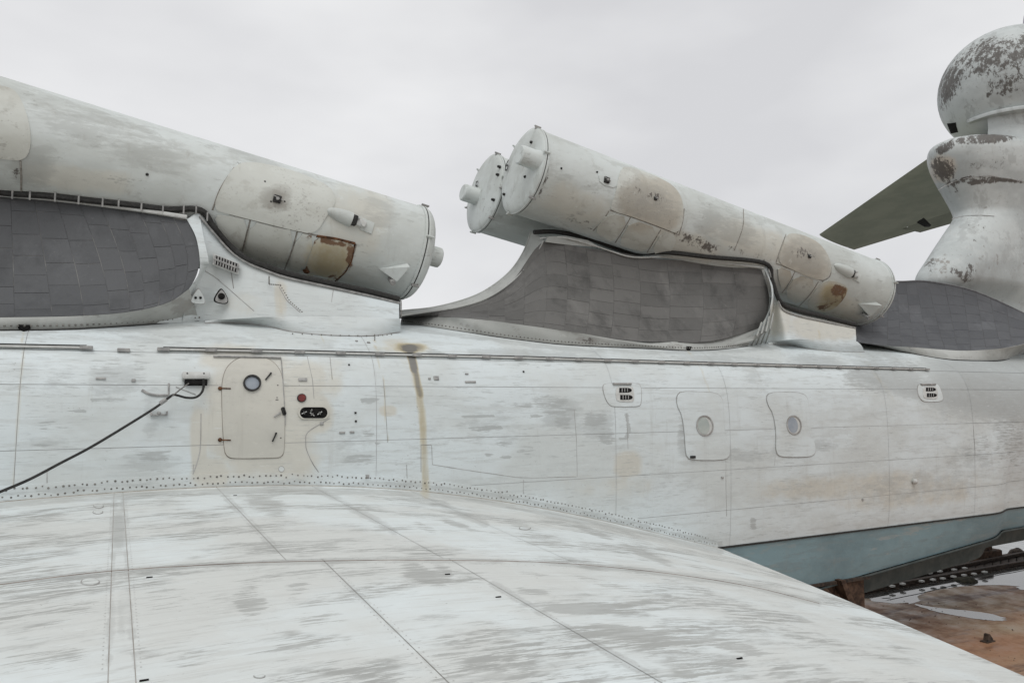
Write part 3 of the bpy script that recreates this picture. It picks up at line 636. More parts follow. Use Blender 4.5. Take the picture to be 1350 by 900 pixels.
# short butt straps and drips on the skin
for px in [[(957, 607), (957, 640), (958, 680)], [(1022, 602), (1021, 614)], [(555, 586), (555, 622)], [(555, 586), (569, 586), (570, 612)], [(690, 632), (690, 660)], [(826, 545), (828, 592)], [(505, 500), (508, 530), (511, 583)], [(536, 612), (537, 636)], [(255, 612), (254, 640)], [(62, 620), (62, 652)],
           [(405, 470), (412, 500), (414, 525)], [(435, 470), (438, 500)], [(757, 540), (760, 580), (761, 628)], [(570, 612), (620, 620), (690, 630), (760, 628)], [(1283, 560), (1286, 600)]]:
    mk('butt_seam', hose([on_fus(u, v) for u, v in lin(px, 14)], .005, 5), SEAM, craft)
for px, w in [([(187, 514), (196, 519), (207, 521), (222, 521)], .02), ([(222.5, 505), (222.5, 520)], .012), ([(232, 510), (258, 520)], .006)]:
    mk('scuff_strip', hose([on_fus(u, v)+[0, -.004, 0] for u, v in crom(px, 12)], w, 6), STEEL, craft)

# cable socket
a, n = normal(on_fus, 258, 500); x = nrm(on_fus(262, 500)-a); z = np.cross(n, x)
if z[2] < 0: z = -z
sk = mk('cable_socket', box(a+n*.05+z*.03, (x, z, n), (.37, .1, .12), .15), PALE, craft)
mk('socket_recess', box(a+n*.03-z*.06, (x, z, n), (.3, .07, .08), .1), HOLE, sk)
for q in (-.12, .1): mk('bolt', dome(a+n*.11+x*q+z*.05, n, .014), DARK, sk)
a, n = normal(on_fus, 209.5, 545)
sm = mk('cleat', join(box(a+n*.02-z*.02, (x, z, n), (.21, .02, .05)), box(a+n*.03+x*.1, (x, z, n), (.02, .06, .07)), box(a+n*.03-x*.1, (x, z, n), (.02, .06, .07)), dome(a+n*.02, n, .03, .04, 8)), STEEL, craft)

# ---- missile canisters
def barrel(T, n=150, seg=112):
    s = np.linspace(0, T.L, n); a = np.linspace(0, 2*pi, seg+1)
    sg, ag = np.meshgrid(s, a, indexing='ij')
    return T.A+T.d*sg[..., None]+T.R*(np.cos(ag)[..., None]*T.side+np.sin(ag)[..., None]*T.up)
DARK_A = [(10, 170, 28, 36, 10, .8), (20, 235, 10, 20, 0, .5), (320, 216, 14, 4, 10, .5)]
DARK_B = [(760, 290, 40, 10, 25, .4), (915, 318, 40, 12, 20, .55), (880, 300, 14, 30, 20, .3), (716, 240, 5, 30, 18, .6), (700, 262, 20, 5, 0, .4), (990, 335, 40, 8, 20, .4), (925, 285, 20, 40, 20, .3)]
TAN_T = [(470, 290, 60, 60, 20, .5), (330, 330, 60, 30, 20, .7), (100, 235, 90, 20, 8, .6), (900, 320, 60, 20, 20, .6), (1000, 320, 80, 25, 20, .6), (760, 270, 60, 30, 20, .5), (1100, 400, 40, 20, 20, .8)]
def tube_attrs(V): return {'dark': wear(V, DARK_A+DARK_B), 'tan': wear(V, TAN_T), 'bare': wear(V, [(420, 235, 14, 14, 0, .4), (850, 215, 40, 8, 18, .5), (915, 245, 30, 8, 20, .5)]),
                               'rust': wear(V, [(457, 343, 14, 26, 20, .5), (1100, 405, 20, 18, 20, .3)]), 'wash': wear(V, [(150, 180, 150, 40, 18, .55), (330, 205, 60, 10, 20, .5), (500, 280, 40, 30, 15, .5), (740, 230, 40, 40, 20, .35), (960, 300, 60, 30, 20, .6), (40, 220, 40, 40, 0, .7), (1110, 350, 30, 20, 20, .4)]), 'stain': np.maximum(stroke(V, [(1115, 400), (1108, 425)], 8, .3), stroke(V, [(470, 330), (460, 370)], 9, .3))}
def on_cap(T, u, v, h=.13):
    d = ray(u, v); c = T.B+T.d*h; p = CAM+d*(((c-CAM)@T.d)/(d@T.d)); q = p-c; return q@T.side, q@T.up
def canister(T, number, kv, label, detail=True, front=None):
    V, Fc = grid(barrel(T) if detail else barrel(T, 40, 48))
    o = mk('missile_canister', (V, Fc), TUBEP, craft, label=label, attrs=tube_attrs(V) if detail else None)
    for end in (0, 1):
        d = T.d if end else -T.d; c = T.B if end else T.A; R = T.R; dm = .10 if end else .26
        mk('end_flange', lathe(c-d*.03, d, [(-.05, R+.002), (-.045, R+.022), (0, R+.022), (.002, R+.006), (.022, R+.006), (.024, R+.026), (.06, R+.024), (.065, R-.01)], 72, T.side), TUBEP, o)
        mk('rim_seal', lathe(c-d*.03, d, [(.003, R+.012), (.004, R+.016), (.020, R+.016), (.021, R+.012)], 72, T.side), DARK, o)
        prof = [(.03, R+.01)]+[(.03+dm*sin(t), (R-.0)*cos(t)*.12+(R)*.88*(1-(t/(pi/2))**2.2)+.001) for t in np.linspace(.12, pi/2-.01, 12)]
        V, Fc = lathe(c, d, prof, 72, T.side)
        mk('end_cap', (V, Fc), TUBEP, o)
        # blunt plug off the cap centre
        ka = kv if not (end and front) else on_cap(T, *front[0])
        kc = c+d*(dm*.75)+ka[0]*T.side+ka[1]*T.up
        mk('plug', lathe(kc-d*.1, d, [(0, .235), (.14, .215), (.2, .20), (.45, .20), (.5, .195), (.52, .17)], 32), TUBEP, o)
        for k, ang in enumerate(np.arange(8, 368, 60)):
            q = c+d*.0+(R+.03)*(cos(radians(ang))*T.side+sin(radians(ang))*T.up); rad = nrm(q-c)
            mk('clamp', join(box(q+d*.0-rad*.02, (d, np.cross(d, rad), rad), (.13, .05, .05)), rod(q-d*.06+rad*.015, q+d*.09+rad*.015, .02, 8)), STEEL if k % 2 else TUBEP, o)
        for q in ([(.42, .40), (-.1, -.35), (.45, -.25), (-.45, .1)] if not (end and front) else [on_cap(T, *f) for f in front[2:]]):
            p = c+d*(.02+dm*.6)+q[0]*T.side+q[1]*T.up; mk('stud', lathe(p, d, [(0, .035), (.06, .03), (.075, .02)], 10), DARK, o)
    if number:
        cu = bpy.data.curves.new('digit', 'FONT'); cu.body = number; cu.size = .36; cu.extrude = .002; cu.align_x = 'CENTER'; cu.align_y = 'CENTER'
        to = bpy.data.objects.new('tmp', cu); me = bpy.data.meshes.new_from_object(to); bpy.data.objects.remove(to)
        vv = np.array([v.co[:] for v in me.vertices]); ff = [list(p.vertices) for p in me.polygons]
        d = T.d; c = T.B+d*.155
        X = np.cross(T.up, d); nx, ny = on_cap(T, *front[1]); Wp = c+nx*T.side+ny*T.up+np.outer(vv[:, 0], X)+np.outer(vv[:, 1], T.up)+np.outer(vv[:, 2], d)
        mk('painted_number', (Wp, ff), DARK, o, smooth=False)
    return o
cA = canister(TA, None, (.02, .05, 0, 0), 'canister on the left with its plugged rear end over the wing door')
cB = canister(TB, '6', (.12, .18, -.42, -.02), 'canister with a black 6 on its raised front cap', front=[(705, 211), (669.5, 219.5), (700, 187.5), (692, 233), (664, 256)])
cBs = canister(TBs, '5', (.12, -.10, -.42, .05), 'canister with a black 5 on its cap, behind the other', detail=False, front=[(628, 259), (629, 246.5), (657, 219.5), (649, 263), (655, 230)])
cAs = canister(TAs, None, (.02, .05, 0, 0), 'canister on the far side of the front pair', detail=False)

PLW = lambda V: {'wash': wear(V, [(856, 266, 56, 34, 18, .66), (1062, 340, 42, 34, 20, .66), (365, 262, 26, 20, 0, .8)]), 'dark': wear(V, [(850, 255, 46, 10, 20, .42), (886, 292, 14, 22, 20, .45), (1060, 335, 30, 12, 25, .42), (10, 165, 25, 40, 0, .7), (430, 340, 4, 4, 0, 0)]),
                 'tan': wear(V, [(860, 270, 45, 40, 0, .9), (1060, 340, 40, 40, 0, .7)]), 'bare': wear(V, [(365, 262, 18, 20, 0, .8), (1070, 345, 20, 20, 0, .6), (850, 265, 40, 20, 20, .6)]),
                 'rust': wear(V, [(1106, 382, 14, 9, 20, .75), (1113, 390, 5, 16, 20, .6), (1085, 406, 14, 6, 0, .6), (1097, 396, 10, 16, 20, .45), (433, 318, 34, 6, 12, .8), (462, 335, 6, 24, 10, .7), (404, 357, 6, 5, 0, .9), (440, 366, 10, 4, 0, .7)]), 'stain': wear(V, [(436, 342, 40, 34, 0, .8), (1100, 392, 24, 22, 20, .85), (1085, 404, 16, 10, 0, .6), (410, 352, 12, 10, 0, .5)])}
WELD = simple('weld_bead', (.16, .15, .13), (.30, .28, .25), 20)
def tplate(T, own, loop, h, mat=TANP, it=2, name='access_plate'):
    lp = chaikin(loop, it); V, Fc = fan(T.hit, lp, h, 5, .02); o = mk(name, (V, Fc), mat, own, attrs=PLW(V)); return o
def bead(T, own, px, r=.014): return mk('weld_bead', hose([T.hit(u, v) for u, v in crom(px, 16)], r, 6), WELD, own)
# canister on the left
tplate(TA, cA, [(280, 276), (291, 247), (307, 221), (325, 213), (374, 222), (418, 238), (438, 250), (443, 268), (430, 285), (416, 309), (385, 303), (361, 297), (302, 282)], .022)
for lp in [[(282, 283), (300, 284), (328, 290), (318, 333), (302, 322), (290, 305)], [(332, 291), (360, 299), (390, 304), (372, 357), (345, 349), (322, 336)], [(394, 306), (416, 312), (398, 360), (376, 358)]]: tplate(TA, cA, lp, .03, it=1)
for px in [[(330, 290), (325, 310), (319, 334)], [(392, 305), (385, 330), (374, 358)], [(302, 282), (361, 297), (416, 310)], [(280, 277), (291, 248), (309, 221)], [(470, 322), (462, 345), (445, 370)], [(27, 212), (28, 232), (28, 252)]]: bead(TA, cA, px)
rh = tplate(TA, cA, [(417, 311), (440, 314), (468, 321), (464, 342), (455, 359), (440, 370), (420, 367), (400, 361), (408, 336)], .012, TANP, 1, 'rusted_hatch')
for q in np.linspace(0, 1, 6):
    u0 = 424+34*q; mk('hatch_rib', hose([TA.hit(u, v) for u, v in crom([(u0, 316+4*q), (u0+1-3*q, 338), (u0-14+q*6, 364)], 10)], .010, 6), TANP, rh)
mk('hatch_frame', hose([TA.hit(u, v) for u, v in lin([(417, 311), (442, 314.5), (468, 321)], 12)], .024, 6), RUSTY, rh)
mk('hatch_frame', hose([TA.hit(u, v) for u, v in lin([(468, 321), (464, 342), (455, 359), (441, 371)], 12)], .018, 6), RUSTY, rh)
a, n = normal(TA.hit, 404, 357); mk('rust_boss', dome(a, n, .07, .05, 10), RUSTY, rh)
mk('worn_patch', fan(TA.hit, chaikin([(-70, 112), (0, 113), (20, 119), (32, 140), (41, 172), (40, 200), (30, 212), (12, 211), (-70, 200)], 2), .012, 5), TANP, cA)
def bullet(T, own, a, b, r, mat=TUBEP):             # half-submerged teardrop fairing from pixel a (nose) to b (tail)
    pa, pb = T.hit(*a), T.hit(*b); ax = pb-pa; L = np.linalg.norm(ax); _, n = normal(T.hit, *b)
    V, Fc = lathe(pa, ax, [(L*t, max(r*sqrt(1-(1-t)**2), .005)) for t in np.linspace(0, 1, 14)], 24)
    o = mk('teardrop_fairing', (V, Fc), mat, own); d = nrm(ax); y = np.cross(n, d)
    mk('fairing_mouth', box(pb+n*.02+d*.04, (d, y, n), (.1, r*1.3, r*1.2)), DARK, o)
    mk('fairing_bracket', join(box(pb+n*.03+d*.16, (d, y, n), (.2, r*.9, .08)), rod(pb+d*.1+y*.05, pb+d*.1+y*.05+n*.16, .02), rod(pb+d*.2-y*.04, pb+d*.2-y*.04+n*.13, .03)), PALE, o)
    mk('base_plate', box(pb+d*.3-y*.02*0, (d, y, n), (.22, r*1.6, .03)), TUBEP, o)
    return o
bullet(TA, cA, (430, 277), (463, 290), .135)
def wedge(T, own, L, a, b, c, h):                   # pointed box: nose a, heel b (upper), c (lower)
    A, B, Cc = T.hit(*a), T.hit(*b), T.hit(*c); _, n = normal(T.hit, *b)
    P = [A-n*.02, B-n*.02, Cc-n*.02]; Q = [A+n*.01, B+n*h, Cc+n*h]; d = nrm(B-A)*.02
    V = np.array(P+Q); Fc = [[2, 1, 0], [3, 4, 5], [0, 1, 4, 3], [1, 2, 5, 4], [2, 0, 3, 5]]
    o = mk('wedge_fairing', (V, Fc), TUBEP, own, smooth=False)
    mk('lug', rod(Cc+n*.02-d*4, Cc+n*h*1.2-d*4, .05, 10), STEEL, o); return o
wedge(TA, cA, 0, (499, 354), (537, 347), (520, 366), .22)
def gadget(T, own, u, v, s, plate_px=None):
    if plate_px: tplate(T, own, plate_px, .018, TUBEP, 1, 'socket_plate')
    a, n = normal(T.hit, u, v); x = T.d; y = np.cross(n, x)
    o = mk('socket', box(a+n*.02, (x, y, n), (s, s, .07)), DARK, own)
    mk('socket_pin', join(rod(a, a+n*.09, s*.22, 10), rod(a-x*s*.7+n*.04, a+x*s*.5-y*s*.3+n*.05, .012, 6)), STEEL, o)
gadget(TA, cA, 365, 263, .13); gadget(TB, cB, 799, 238, .13, [(788, 228), (809, 233), (814, 249), (791, 243)]); gadget(TB, cB, 863, 262, .08); gadget(TB, cB, 1066, 338, .09)
for u, v, T, own in [(349, 240, TA, cA), (194, 230, TA, cA), (787, 227, TB, cB), (375, 266, TA, cA), (357, 266, TA, cA), (740, 222, TB, cB)]:
    a, n = normal(T.hit, u, v); mk('stud', dome(a, n, .025, .03, 8), DARK, own)
# canister 6
tplate(TB, cB, [(806, 268), (811, 255), (817, 224), (826, 219), (875, 237), (896, 254), (902, 280), (895, 309), (873, 300), (832, 285), (804, 277)], .022)
for lp in [[(802, 280), (829, 287), (809, 319), (795, 311), (783, 303)], [(833, 289), (869, 302), (852, 331), (832, 327), (814, 320)], [(873, 304), (893, 311), (884, 334), (857, 333)]]: tplate(TB, cB, lp, .028, it=1)
tplate(TB, cB, [(1024, 346), (1030, 328), (1036, 309), (1048, 308), (1066, 313), (1083, 324), (1094, 342), (1096, 360), (1085, 370), (1066, 365), (1048, 357)], .022)
for lp in [[(1024, 350), (1047, 359), (1031, 383), (1026, 368)], [(1050, 361), (1078, 371), (1055, 402), (1032, 387)], [(1081, 373), (1095, 368), (1118, 377), (1113, 392), (1100, 406), (1082, 411), (1060, 404)]]: tplate(TB, cB, lp, .028, it=1)
for px in [[(831, 287), (822, 303), (811, 320)], [(871, 303), (862, 318), (853, 333)], [(804, 277), (832, 286), (873, 301), (896, 310)], [(902, 275), (900, 292), (895, 310)], [(803, 278), (795, 290), (782, 304)], [(1048, 358), (1041, 372), (1031, 386)], [(1079, 371), (1068, 388), (1054, 403)], [(1023, 347), (1048, 357), (1084, 370)], [(1096, 352), (1094, 364), (1084, 371)], [(980, 276), (979, 300), (968, 330)], [(1036, 309), (1028, 330), (1023, 346)]]: bead(TB, cB, px, .012)
bullet(TB, cB, (1099, 349), (1120, 360), .14); wedge(TB, cB, 0, (1131, 400), (1155, 398), (1140, 413), .22)

# ---- gas deflectors: curved tile-clad shields under each pair of canisters
def curve3(pts, n): return crom(np.array(pts), n)
def shield(name, B, Mi, T, tile, grout, cols, rowsN, seed, lab, both=True):
    n = 60; B, Mi, T = [curve3(q, n) for q in (B, Mi, T)]
    def Sf(s, t):
        i = np.clip(s, 0, 1)*(n-1); k = np.minimum(i.astype(int), n-2); f = (i-k)[..., None]; t = t[..., None]
        b, m_, tt = [q[k]*(1-f)+q[k+1]*f for q in (B, Mi, T)]
        c = 2*m_-.5*(b+tt); return b*(1-t)**2+2*c*t*(1-t)+tt*t*t
    def Nf(s, t):
        e = .01; a = Sf(np.clip(s+e, 0, 1), t)-Sf(np.clip(s-e, 0, 1), t); b = Sf(s, np.clip(t+e, 0, 1))-Sf(s, np.clip(t-e, 0, 1))
        N = np.cross(a, b); N /= np.linalg.norm(N, axis=-1, keepdims=True)+1e-12
        return N*np.where(((CAM-Sf(s, t))*N).sum(-1) < 0, -1, 1)[..., None]
    s, t = np.meshgrid(np.linspace(0, 1, 60), np.linspace(0, 1, 24), indexing='ij'); P = Sf(s, t); N = Nf(s, t)
    o = mk(name, join(grid(P), grid(P*MIR, True)) if both else grid(P), grout, craft, label=lab)
    r = np.random.default_rng(seed)
    for c in range(cols):
        s0, s1 = c/cols, (c+1)/cols
        off = r.uniform(0, 1); L = np.linalg.norm(np.diff(Sf(np.full(12, (s0+s1)/2), np.linspace(0, 1, 12)), axis=0), axis=1).sum()
        k = max(1, int(round(L/rowsN))); e = np.clip((np.arange(k+2)-off)/k, 0, 1); e = np.unique(e)
        ws = np.linalg.norm(Sf(np.array(s1), np.array(.4))-Sf(np.array(s0), np.array(.4)))
        gs = .0045/ws*(s1-s0); gt = .0045/max(L, .1)
        for a, b in zip(e[:-1], e[1:]):
            if (b-a)*L < .04: continue
            ss, tt = np.meshgrid(np.linspace(s0+gs, s1-gs, 4), np.linspace(a+gt, b-gt, 4), indexing='ij'); Q = Sf(ss, tt); Nn = Nf(ss, tt); h = .005+r.uniform(-.0015, .0025)
            top = Q+Nn*h; idx = [(0, 0), (1, 0), (2, 0), (3, 0), (3, 1), (3, 2), (3, 3), (2, 3), (1, 3), (0, 3), (0, 2), (0, 1)]
            V = np.vstack([top.reshape(-1, 3), np.array([Q[i]-Nn[i]*.004 for i in idx])]); Fq = grid(top)[1]
            rim = [i*4+j for i, j in idx]; Fq += [[rim[q], rim[(q+1) % 12], 16+(q+1) % 12, 16+q] for q in range(12)]
            mk('tile', (V, Fq), tile, o)
    return o, B, Mi, T
def lipf(u, v, up=.0, out=0): p = on_fus(u, v); return p+[0, -out, up]
def W(u, v, y): return at_y(u, v, y)
# right-hand set (under canister 6)
us = [528, 560, 600, 640, 675, 716, 760, 811, 870, 940, 1003]
bv = [419, 417.8, 418.8, 422, 426.5, 432, 438.5, 447.5, 451, 449.5, 432]; bdv = [6, 11, 17, 20, 21, 20, 18, 10, 8, 11, 22]
B = [W(u, v, on_fus(u, v+dv)[1]+.06) for u, v, dv in zip(us, bv, bdv)]
tv = [416, 411.5, 406, 394, 371, 319, 325, 332, 341.5, 345.5, 355]; ty = [-1.25, -1.05, -.85, -.7, -.68, -.8, -.95, -1.02, -1.08, -1.32, -1.62]
T_ = [W(u, v, y) for u, v, y in zip(us, tv, ty)]
Mi = []
for k, u in enumerate(us):
    yb, yt = B[k][1], ty[k]; Mi.append(W(u+(0 if u < 700 else 5 if u < 1000 else 11), bv[k]*.5+tv[k]*.5, yt*.72+yb*.28))
d2, B2, M2, T2 = shield('gas_deflector', B, Mi, T_, TILE2, GROUTD, 16, .36, 3, 'sooty tile-clad deflector shield curving down under canister 6', False)
# left-hand set
def tyA(u, v): return TA.hit(u, v)[1]
B = [W(-420, 424, -2.1), W(-250, 421, -2.2), W(-100, 419, -2.25), W(0, 418.5, -2.3), W(91, 417, -2.3), W(156, 413, -2.27), W(194, 407, -2.2), W(228, 396, -2.1), W(249, 381, -2.02)]
T_ = [W(-420, 215, -1.0), W(-250, 231, -1.0), W(-100, 247, -1.05), W(0, 260, -1.1), W(60, 264, -1.25), W(115, 270, -1.4), W(165, 277, -1.5), W(210, 283, -1.62), W(246, 289, -1.72)]
Mi = [W(-420, 340, -1.25), W(-250, 345, -1.3), W(-100, 348, -1.35), W(0, 350, -1.45), W(80, 350, -1.6), W(145, 348, -1.72), W(190, 346, -1.8), W(232, 342, -1.85), W(263, 338, -1.9)]
d1, B1, M1, T1 = shield('gas_deflector', B, Mi, T_, TILE1, GROUTL, 15, .42, 5, 'smooth dark grey tile-clad deflector at the left edge')
# rear set
B = [W(1128, 451, -1.75), W(1170, 456, -1.85), W(1207, 458, -1.95), W(1246, 461, -2.05), W(1280, 462, -2.15), (W(1320, 459, -2.25)), W(1350, 453, -2.3), W(1400, 440, -2.35)]
T_ = [W(1128, 405, -.25), W(1170, 375, -.2), W(1194, 371, -.25), W(1223, 371, -.4), W(1268, 379, -.8), W(1305, 392, -1.2), W(1350, 413, -1.7), W(1400, 436, -2.3)]
Mi = [W(1128, 428, -.8), W(1170, 425, -.7), W(1200, 423, -.75), W(1235, 423, -.9), W(1275, 425, -1.2), W(1312, 428, -1.55), W(1350, 434, -1.95), W(1400, 438, -2.33)]
d3, B3, M3, T3 = shield('gas_deflector', B, Mi, T_, TILE3, GROUTD, 14, .45, 9, 'blue grey deflector shield in front of the tail fin')

# frames: pale lips round the shields down to the fuselage
def strip(name, A, Bc, mat, n=90, own=craft, bulge=.0, attrs=None, k=7):
    A, Bc = crom(A, n), crom(Bc, n); t = np.linspace(0, 1, k)
    P = A[:, None]*(1-t)[None, :, None]+Bc[:, None]*t[None, :, None]; P = P+np.array([0, -1, .2])*(bulge*np.sin(pi*t))[None, :, None]
    V, Fc = grid(P); return mk(name, (V, Fc), mat, own, attrs=attrs(V) if attrs else None)
LIPW = lambda V: {'bare': wear(V, [(240, 405, 20, 16, 0, .9), (785, 450, 30, 6, 8, .8), (1005, 440, 20, 12, -45, .9), (900, 455, 60, 4, 0, .6), (150, 425, 60, 5, 0, .4)]), 'dark': wear(V, [(1000, 440, 14, 10, -45, .5), (780, 449, 16, 5, 0, .5)])}
out2 = [on_fus(u, v) for u, v in [(528, 426), (570, 431), (630, 440), (680, 447), (733, 453), (790, 456.5), (850, 459), (908, 461.5), (950, 460), (985, 456)]]
strip('deflector_lip', [p+[0, -.02, 0] for p in B2[::len(B2)//10][:9]]+[B2[-1]+[0, -.02, 0]], out2, LIP, own=craft, bulge=.03, attrs=LIPW)
out1 = [on_fus(u, v) for u, v in [(-420, 440), (-250, 437), (-100, 435.5), (0, 434.5), (91, 433.5), (156, 430), (194, 427.5), (233, 424.5), (262, 422.5)]]
strip('deflector_lip', [p+[0, -.02, 0] for p in B1[np.linspace(0, len(B1)-1, 9).astype(int)]], out1, LIP, bulge=.03, attrs=LIPW)
out3 = [on_fus(u, v) for u, v in [(1128, 452.5), (1170, 460), (1205, 466.5), (1246, 473), (1290, 475), (1324, 474), (1350, 466), (1400, 452)]]
strip('deflector_lip', [p+[0, -.02, 0] for p in B3[np.linspace(0, len(B3)-1, 8).astype(int)]], out3, LIP, bulge=.02, attrs=LIPW)
for oc, r in ((out2, .011), (out1, .011), (out3, .014)):
    mk('lip_seal', hose(crom([p+[0, -.03, -.01] for p in oc], 90), r, 6), DARK, craft)
rv = []
for oc in (out1, out2):
    Q = resamp(crom([p for p in oc], 90)+[0, -.055, .045], .075)
    rv += [dome(q, (0, -1, .5), .017, .018) for q in Q]
mk('rivets', join(*rv), RIV, craft, kind='stuff')
for u, v in [(32, 435), (907, 461), (1205, 466)]:
    a, n = normal(on_fus, u, v); s_ = .075; x = np.array([1., 0, 0])
    mk('drain_spout', hull_poly([a+n*.03-x*s_, a+n*.03+x*s_, a+n*.03-np.array([0, 0, .1])], n*.05), HOLE, craft, smooth=False)
# ridge: front nosing of the right-hand shield
sky_px = [(528, 410), (578, 404), (630, 388), (668, 362), (689, 334), (700, 306)]
sky_y = [-1.0, -.7, -.4, -.3, -.3, -.4]
inn = [T2[i] for i in np.linspace(0, 33, 6).astype(int)]
inn = [W(528, 416, -1.25), W(560, 411.5, -1.05), W(600, 406, -.85), W(640, 394, -.7), W(675, 371, -.68), W(702, 341, -.74), W(717, 317, -.8)]
strip('deflector_nosing', [W(u, v, y) for (u, v), y in zip(sky_px, sky_y)], inn, LIP, n=60, bulge=.02)
mk('nosing_edge', hose(crom([W(u, v, y) for (u, v), y in zip(sky_px, sky_y)], 60), .02, 8), LIP, craft)
mk('nosing_edge', hose(crom(inn, 60)+[0, -.01, 0], .016, 8), LIP, craft)
# rear shield rim
mk('shield_rim', hose(T3, .025, 8), simple('shield_rim_metal', (.10, .10, .105), (.16, .16, .165), 6), craft)

# pylon side walls
def wall(B, Mi, T, n=60, k=30, mat=PAINT, attrs=None, name='pylon_wall'):
    B, Mi, T = [crom(q, n) for q in (B, Mi, T)]; C = 2*Mi-.5*(B+T); t = np.linspace(0, 1, k)[None, :, None]
    P = B[:, None]*(1-t)**2+2*C[:, None]*t*(1-t)+T[:, None]*t*t
    V, Fc = grid(P); return mk(name, (V, Fc), mat, craft, attrs=attrs(V) if attrs else None)
def th(T, u, v, out=.0): p = T.hit(u, v); return p+[0, -out, 0]
WW = lambda V: {'bare': wear(V, [(240, 405, 26, 18, 0, .8), (280, 425, 30, 8, 0, .4), (262, 380, 6, 20, 0, .4)]), 'tan': wear(V, [(370, 395, 10, 30, 0, .6), (320, 400, 30, 20, 0, .4), (1090, 430, 60, 20, 0, .8), (1030, 420, 20, 30, 0, .6)]),
                'stain': np.maximum(stroke(V, [(368, 372), (370, 410)], 4, .35), stroke(V, [(1080, 418), (1080, 448)], 1.5, .5)), 'dark': wear(V, [(1113, 436, 8, 7, 0, .3)])}
gB = [on_fus(u, v)+[0, -.01, 0] for u, v in [(205, 427), (240, 425), (270, 423), (300, 421), (326, 419.5), (352, 418), (385, 417), (440, 417), (490, 418), (527, 420)]]
gB = [b if k < 3 else W(*pix(b[None])[0], 0) if 0 else W(pix(b[None])[0][0], pix(b[None])[1][0], min(b[1], [0, 0, 0, -1.8, -1.9, -1.95][min(k, 5)])) for k, b in enumerate(gB)]
def upright(gB, top, mid, left):                     # nearly vertical wall standing on its foot
    T_, M_ = [], []
    for k, (b, t, m_) in enumerate(zip(gB, top, mid)):
        yt = left[k] if k < len(left) else -1.72; T_.append(W(*t, yt)); M_.append(W(*m_, .5*(yt+b[1])-.02))
    return M_, T_
gM, gT = upright(gB, [(246, 289), (263, 282), (282, 305), (303, 328), (326, 344), (350, 354), (380, 364), (440, 377), (490, 388), (527, 397)],
                 [(263, 362), (270, 358), (287, 366), (304, 376), (327, 383), (351, 387), (383, 391), (440, 397), (490, 403), (527, 408.5)], [-1.72, -1.72, -1.68, -1.6])
print('foot y', [round(b[1], 2) for b in gB])
wA = wall(gB, gM, gT, attrs=WW)
# inner collar between shield edge and wall
strip('shield_collar', [B1[-1]+[0, -.02, 0], W(262, 360, -1.93), W(263, 338, -1.92), W(258, 312, -1.84), T1[-1]+[0, -.02, 0]], [gB[1], gM[1]+[0, -.01, .0], W(275, 345, -1.93), W(268, 310, -1.82), gT[1]+[0, -.01, 0]], PAINT, n=40, attrs=WW)
mk('shield_trim', hose(crom([T1[i]+[0, -.05, .02] for i in (20, 30, 40, 48, 59)], 30), .035, 6), PALE, craft)
gB2 = [on_fus(u, v)+[0, -.01, 0] for u, v in [(975, 456), (990, 455), (1010, 452), (1036, 448), (1056, 447), (1085, 448), (1129, 450)]]
gB2 = [b if k < 3 else W(pix(b[None])[0][0], pix(b[None])[1][0], min(b[1], -1.95)) for k, b in enumerate(gB2)]
gM2, gT2 = upright(gB2, [(1007, 354), (1013, 352), (1022, 378), (1031, 404), (1050, 413), (1080, 420), (1128, 430)], [(1015, 405), (1018, 404), (1020, 416), (1034, 426), (1053, 430), (1083, 434), (1129, 440)], [-1.66, -1.68, -1.66])
print('foot y', [round(b[1], 2) for b in gB2])
wB = wall(gB2, gM2, gT2, attrs=WW)
strip('shield_collar', [out2[-2], B2[-1]+[0, -.02, 0], M2[-1]+[0, -.02, 0], T2[-1]+[0, -.02, 0]], [gB2[0]+[0, -.012, 0], W(1008, 438, -2.0), gM2[0]+[0, -.012, 0], gT2[0]+[0, -.012, 0]], LIP, n=40, attrs=LIPW)
for k in range(4):
    u = 990+6*k; mk('collar_rib', hose([on_fus(u, 455-k)+[0, -.03, 0], W(u+8, 442-k*3, -2.05), W(u+14-k, 425-k*4, -1.97)], .02, 6), LIP, craft)
# closing rear walls
for gb, gm, gt in ((gB, gM, gT), (gB2, gM2, gT2)):
    a, b, c = gb[-1], gm[-1], gt[-1]
    mk('pylon_rear_wall', grid(np.array([[a, b, c], [q*[1, 0, 1]-[.9, 0, 0] for q in (a, b, c)]])), PAINT, craft)
    mk('edge_strip', hose([a, b, c], .014, 6), DARK, craft)
# seal strip between canister and pylon: black gap, pale flange below
def seal(px, T, own, r=.045, y=None):
    tp = crom(gT if y < 500 else gT2, 200); tu = pix(tp)[0]
    P = crom([W(u, v, (tp[np.abs(tu-u).argmin()][1]-.03 if u > y else T.hit(u, v)[1]-.04)) for u, v in px], 80)
    Pc = P; o = mk('canister_seal', hose(Pc, r, 8), DARK, craft); return Pc
Sa = seal([(-120, 236), (-60, 245), (0, 254), (60, 258), (115, 264), (170, 270), (220, 276), (264, 277), (282, 300), (302, 323), (326, 342), (350, 351), (380, 361), (440, 374), (490, 385), (526, 394)], TA, cA, .05, 275)
Sb = seal([(704, 306), (735, 306), (775, 314), (805, 325), (835, 334), (880, 333), (935, 339), (1008, 347), (1018, 370), (1029, 398), (1050, 409), (1085, 417), (1128, 428)], TB, cB, .052, 1015)
mk('flange_strip', hose(crom([W(pix(p[None])[0][0], pix(p[None])[1][0]+2.5, p[1]-.05) for p in gT[1:]], 50), .02, 6), STEEL, craft)
mk('flange_strip', hose(crom([W(u, v, y) for u, v, y in [(712, 314, -.8), (740, 313, -.95), (775, 321, -1.0), (805, 331, -1.05), (835, 339, -1.1), (880, 339, -1.15), (935, 344.5, -1.4), (1007, 353, -1.7)]], 50), .016, 6), PALE, craft)
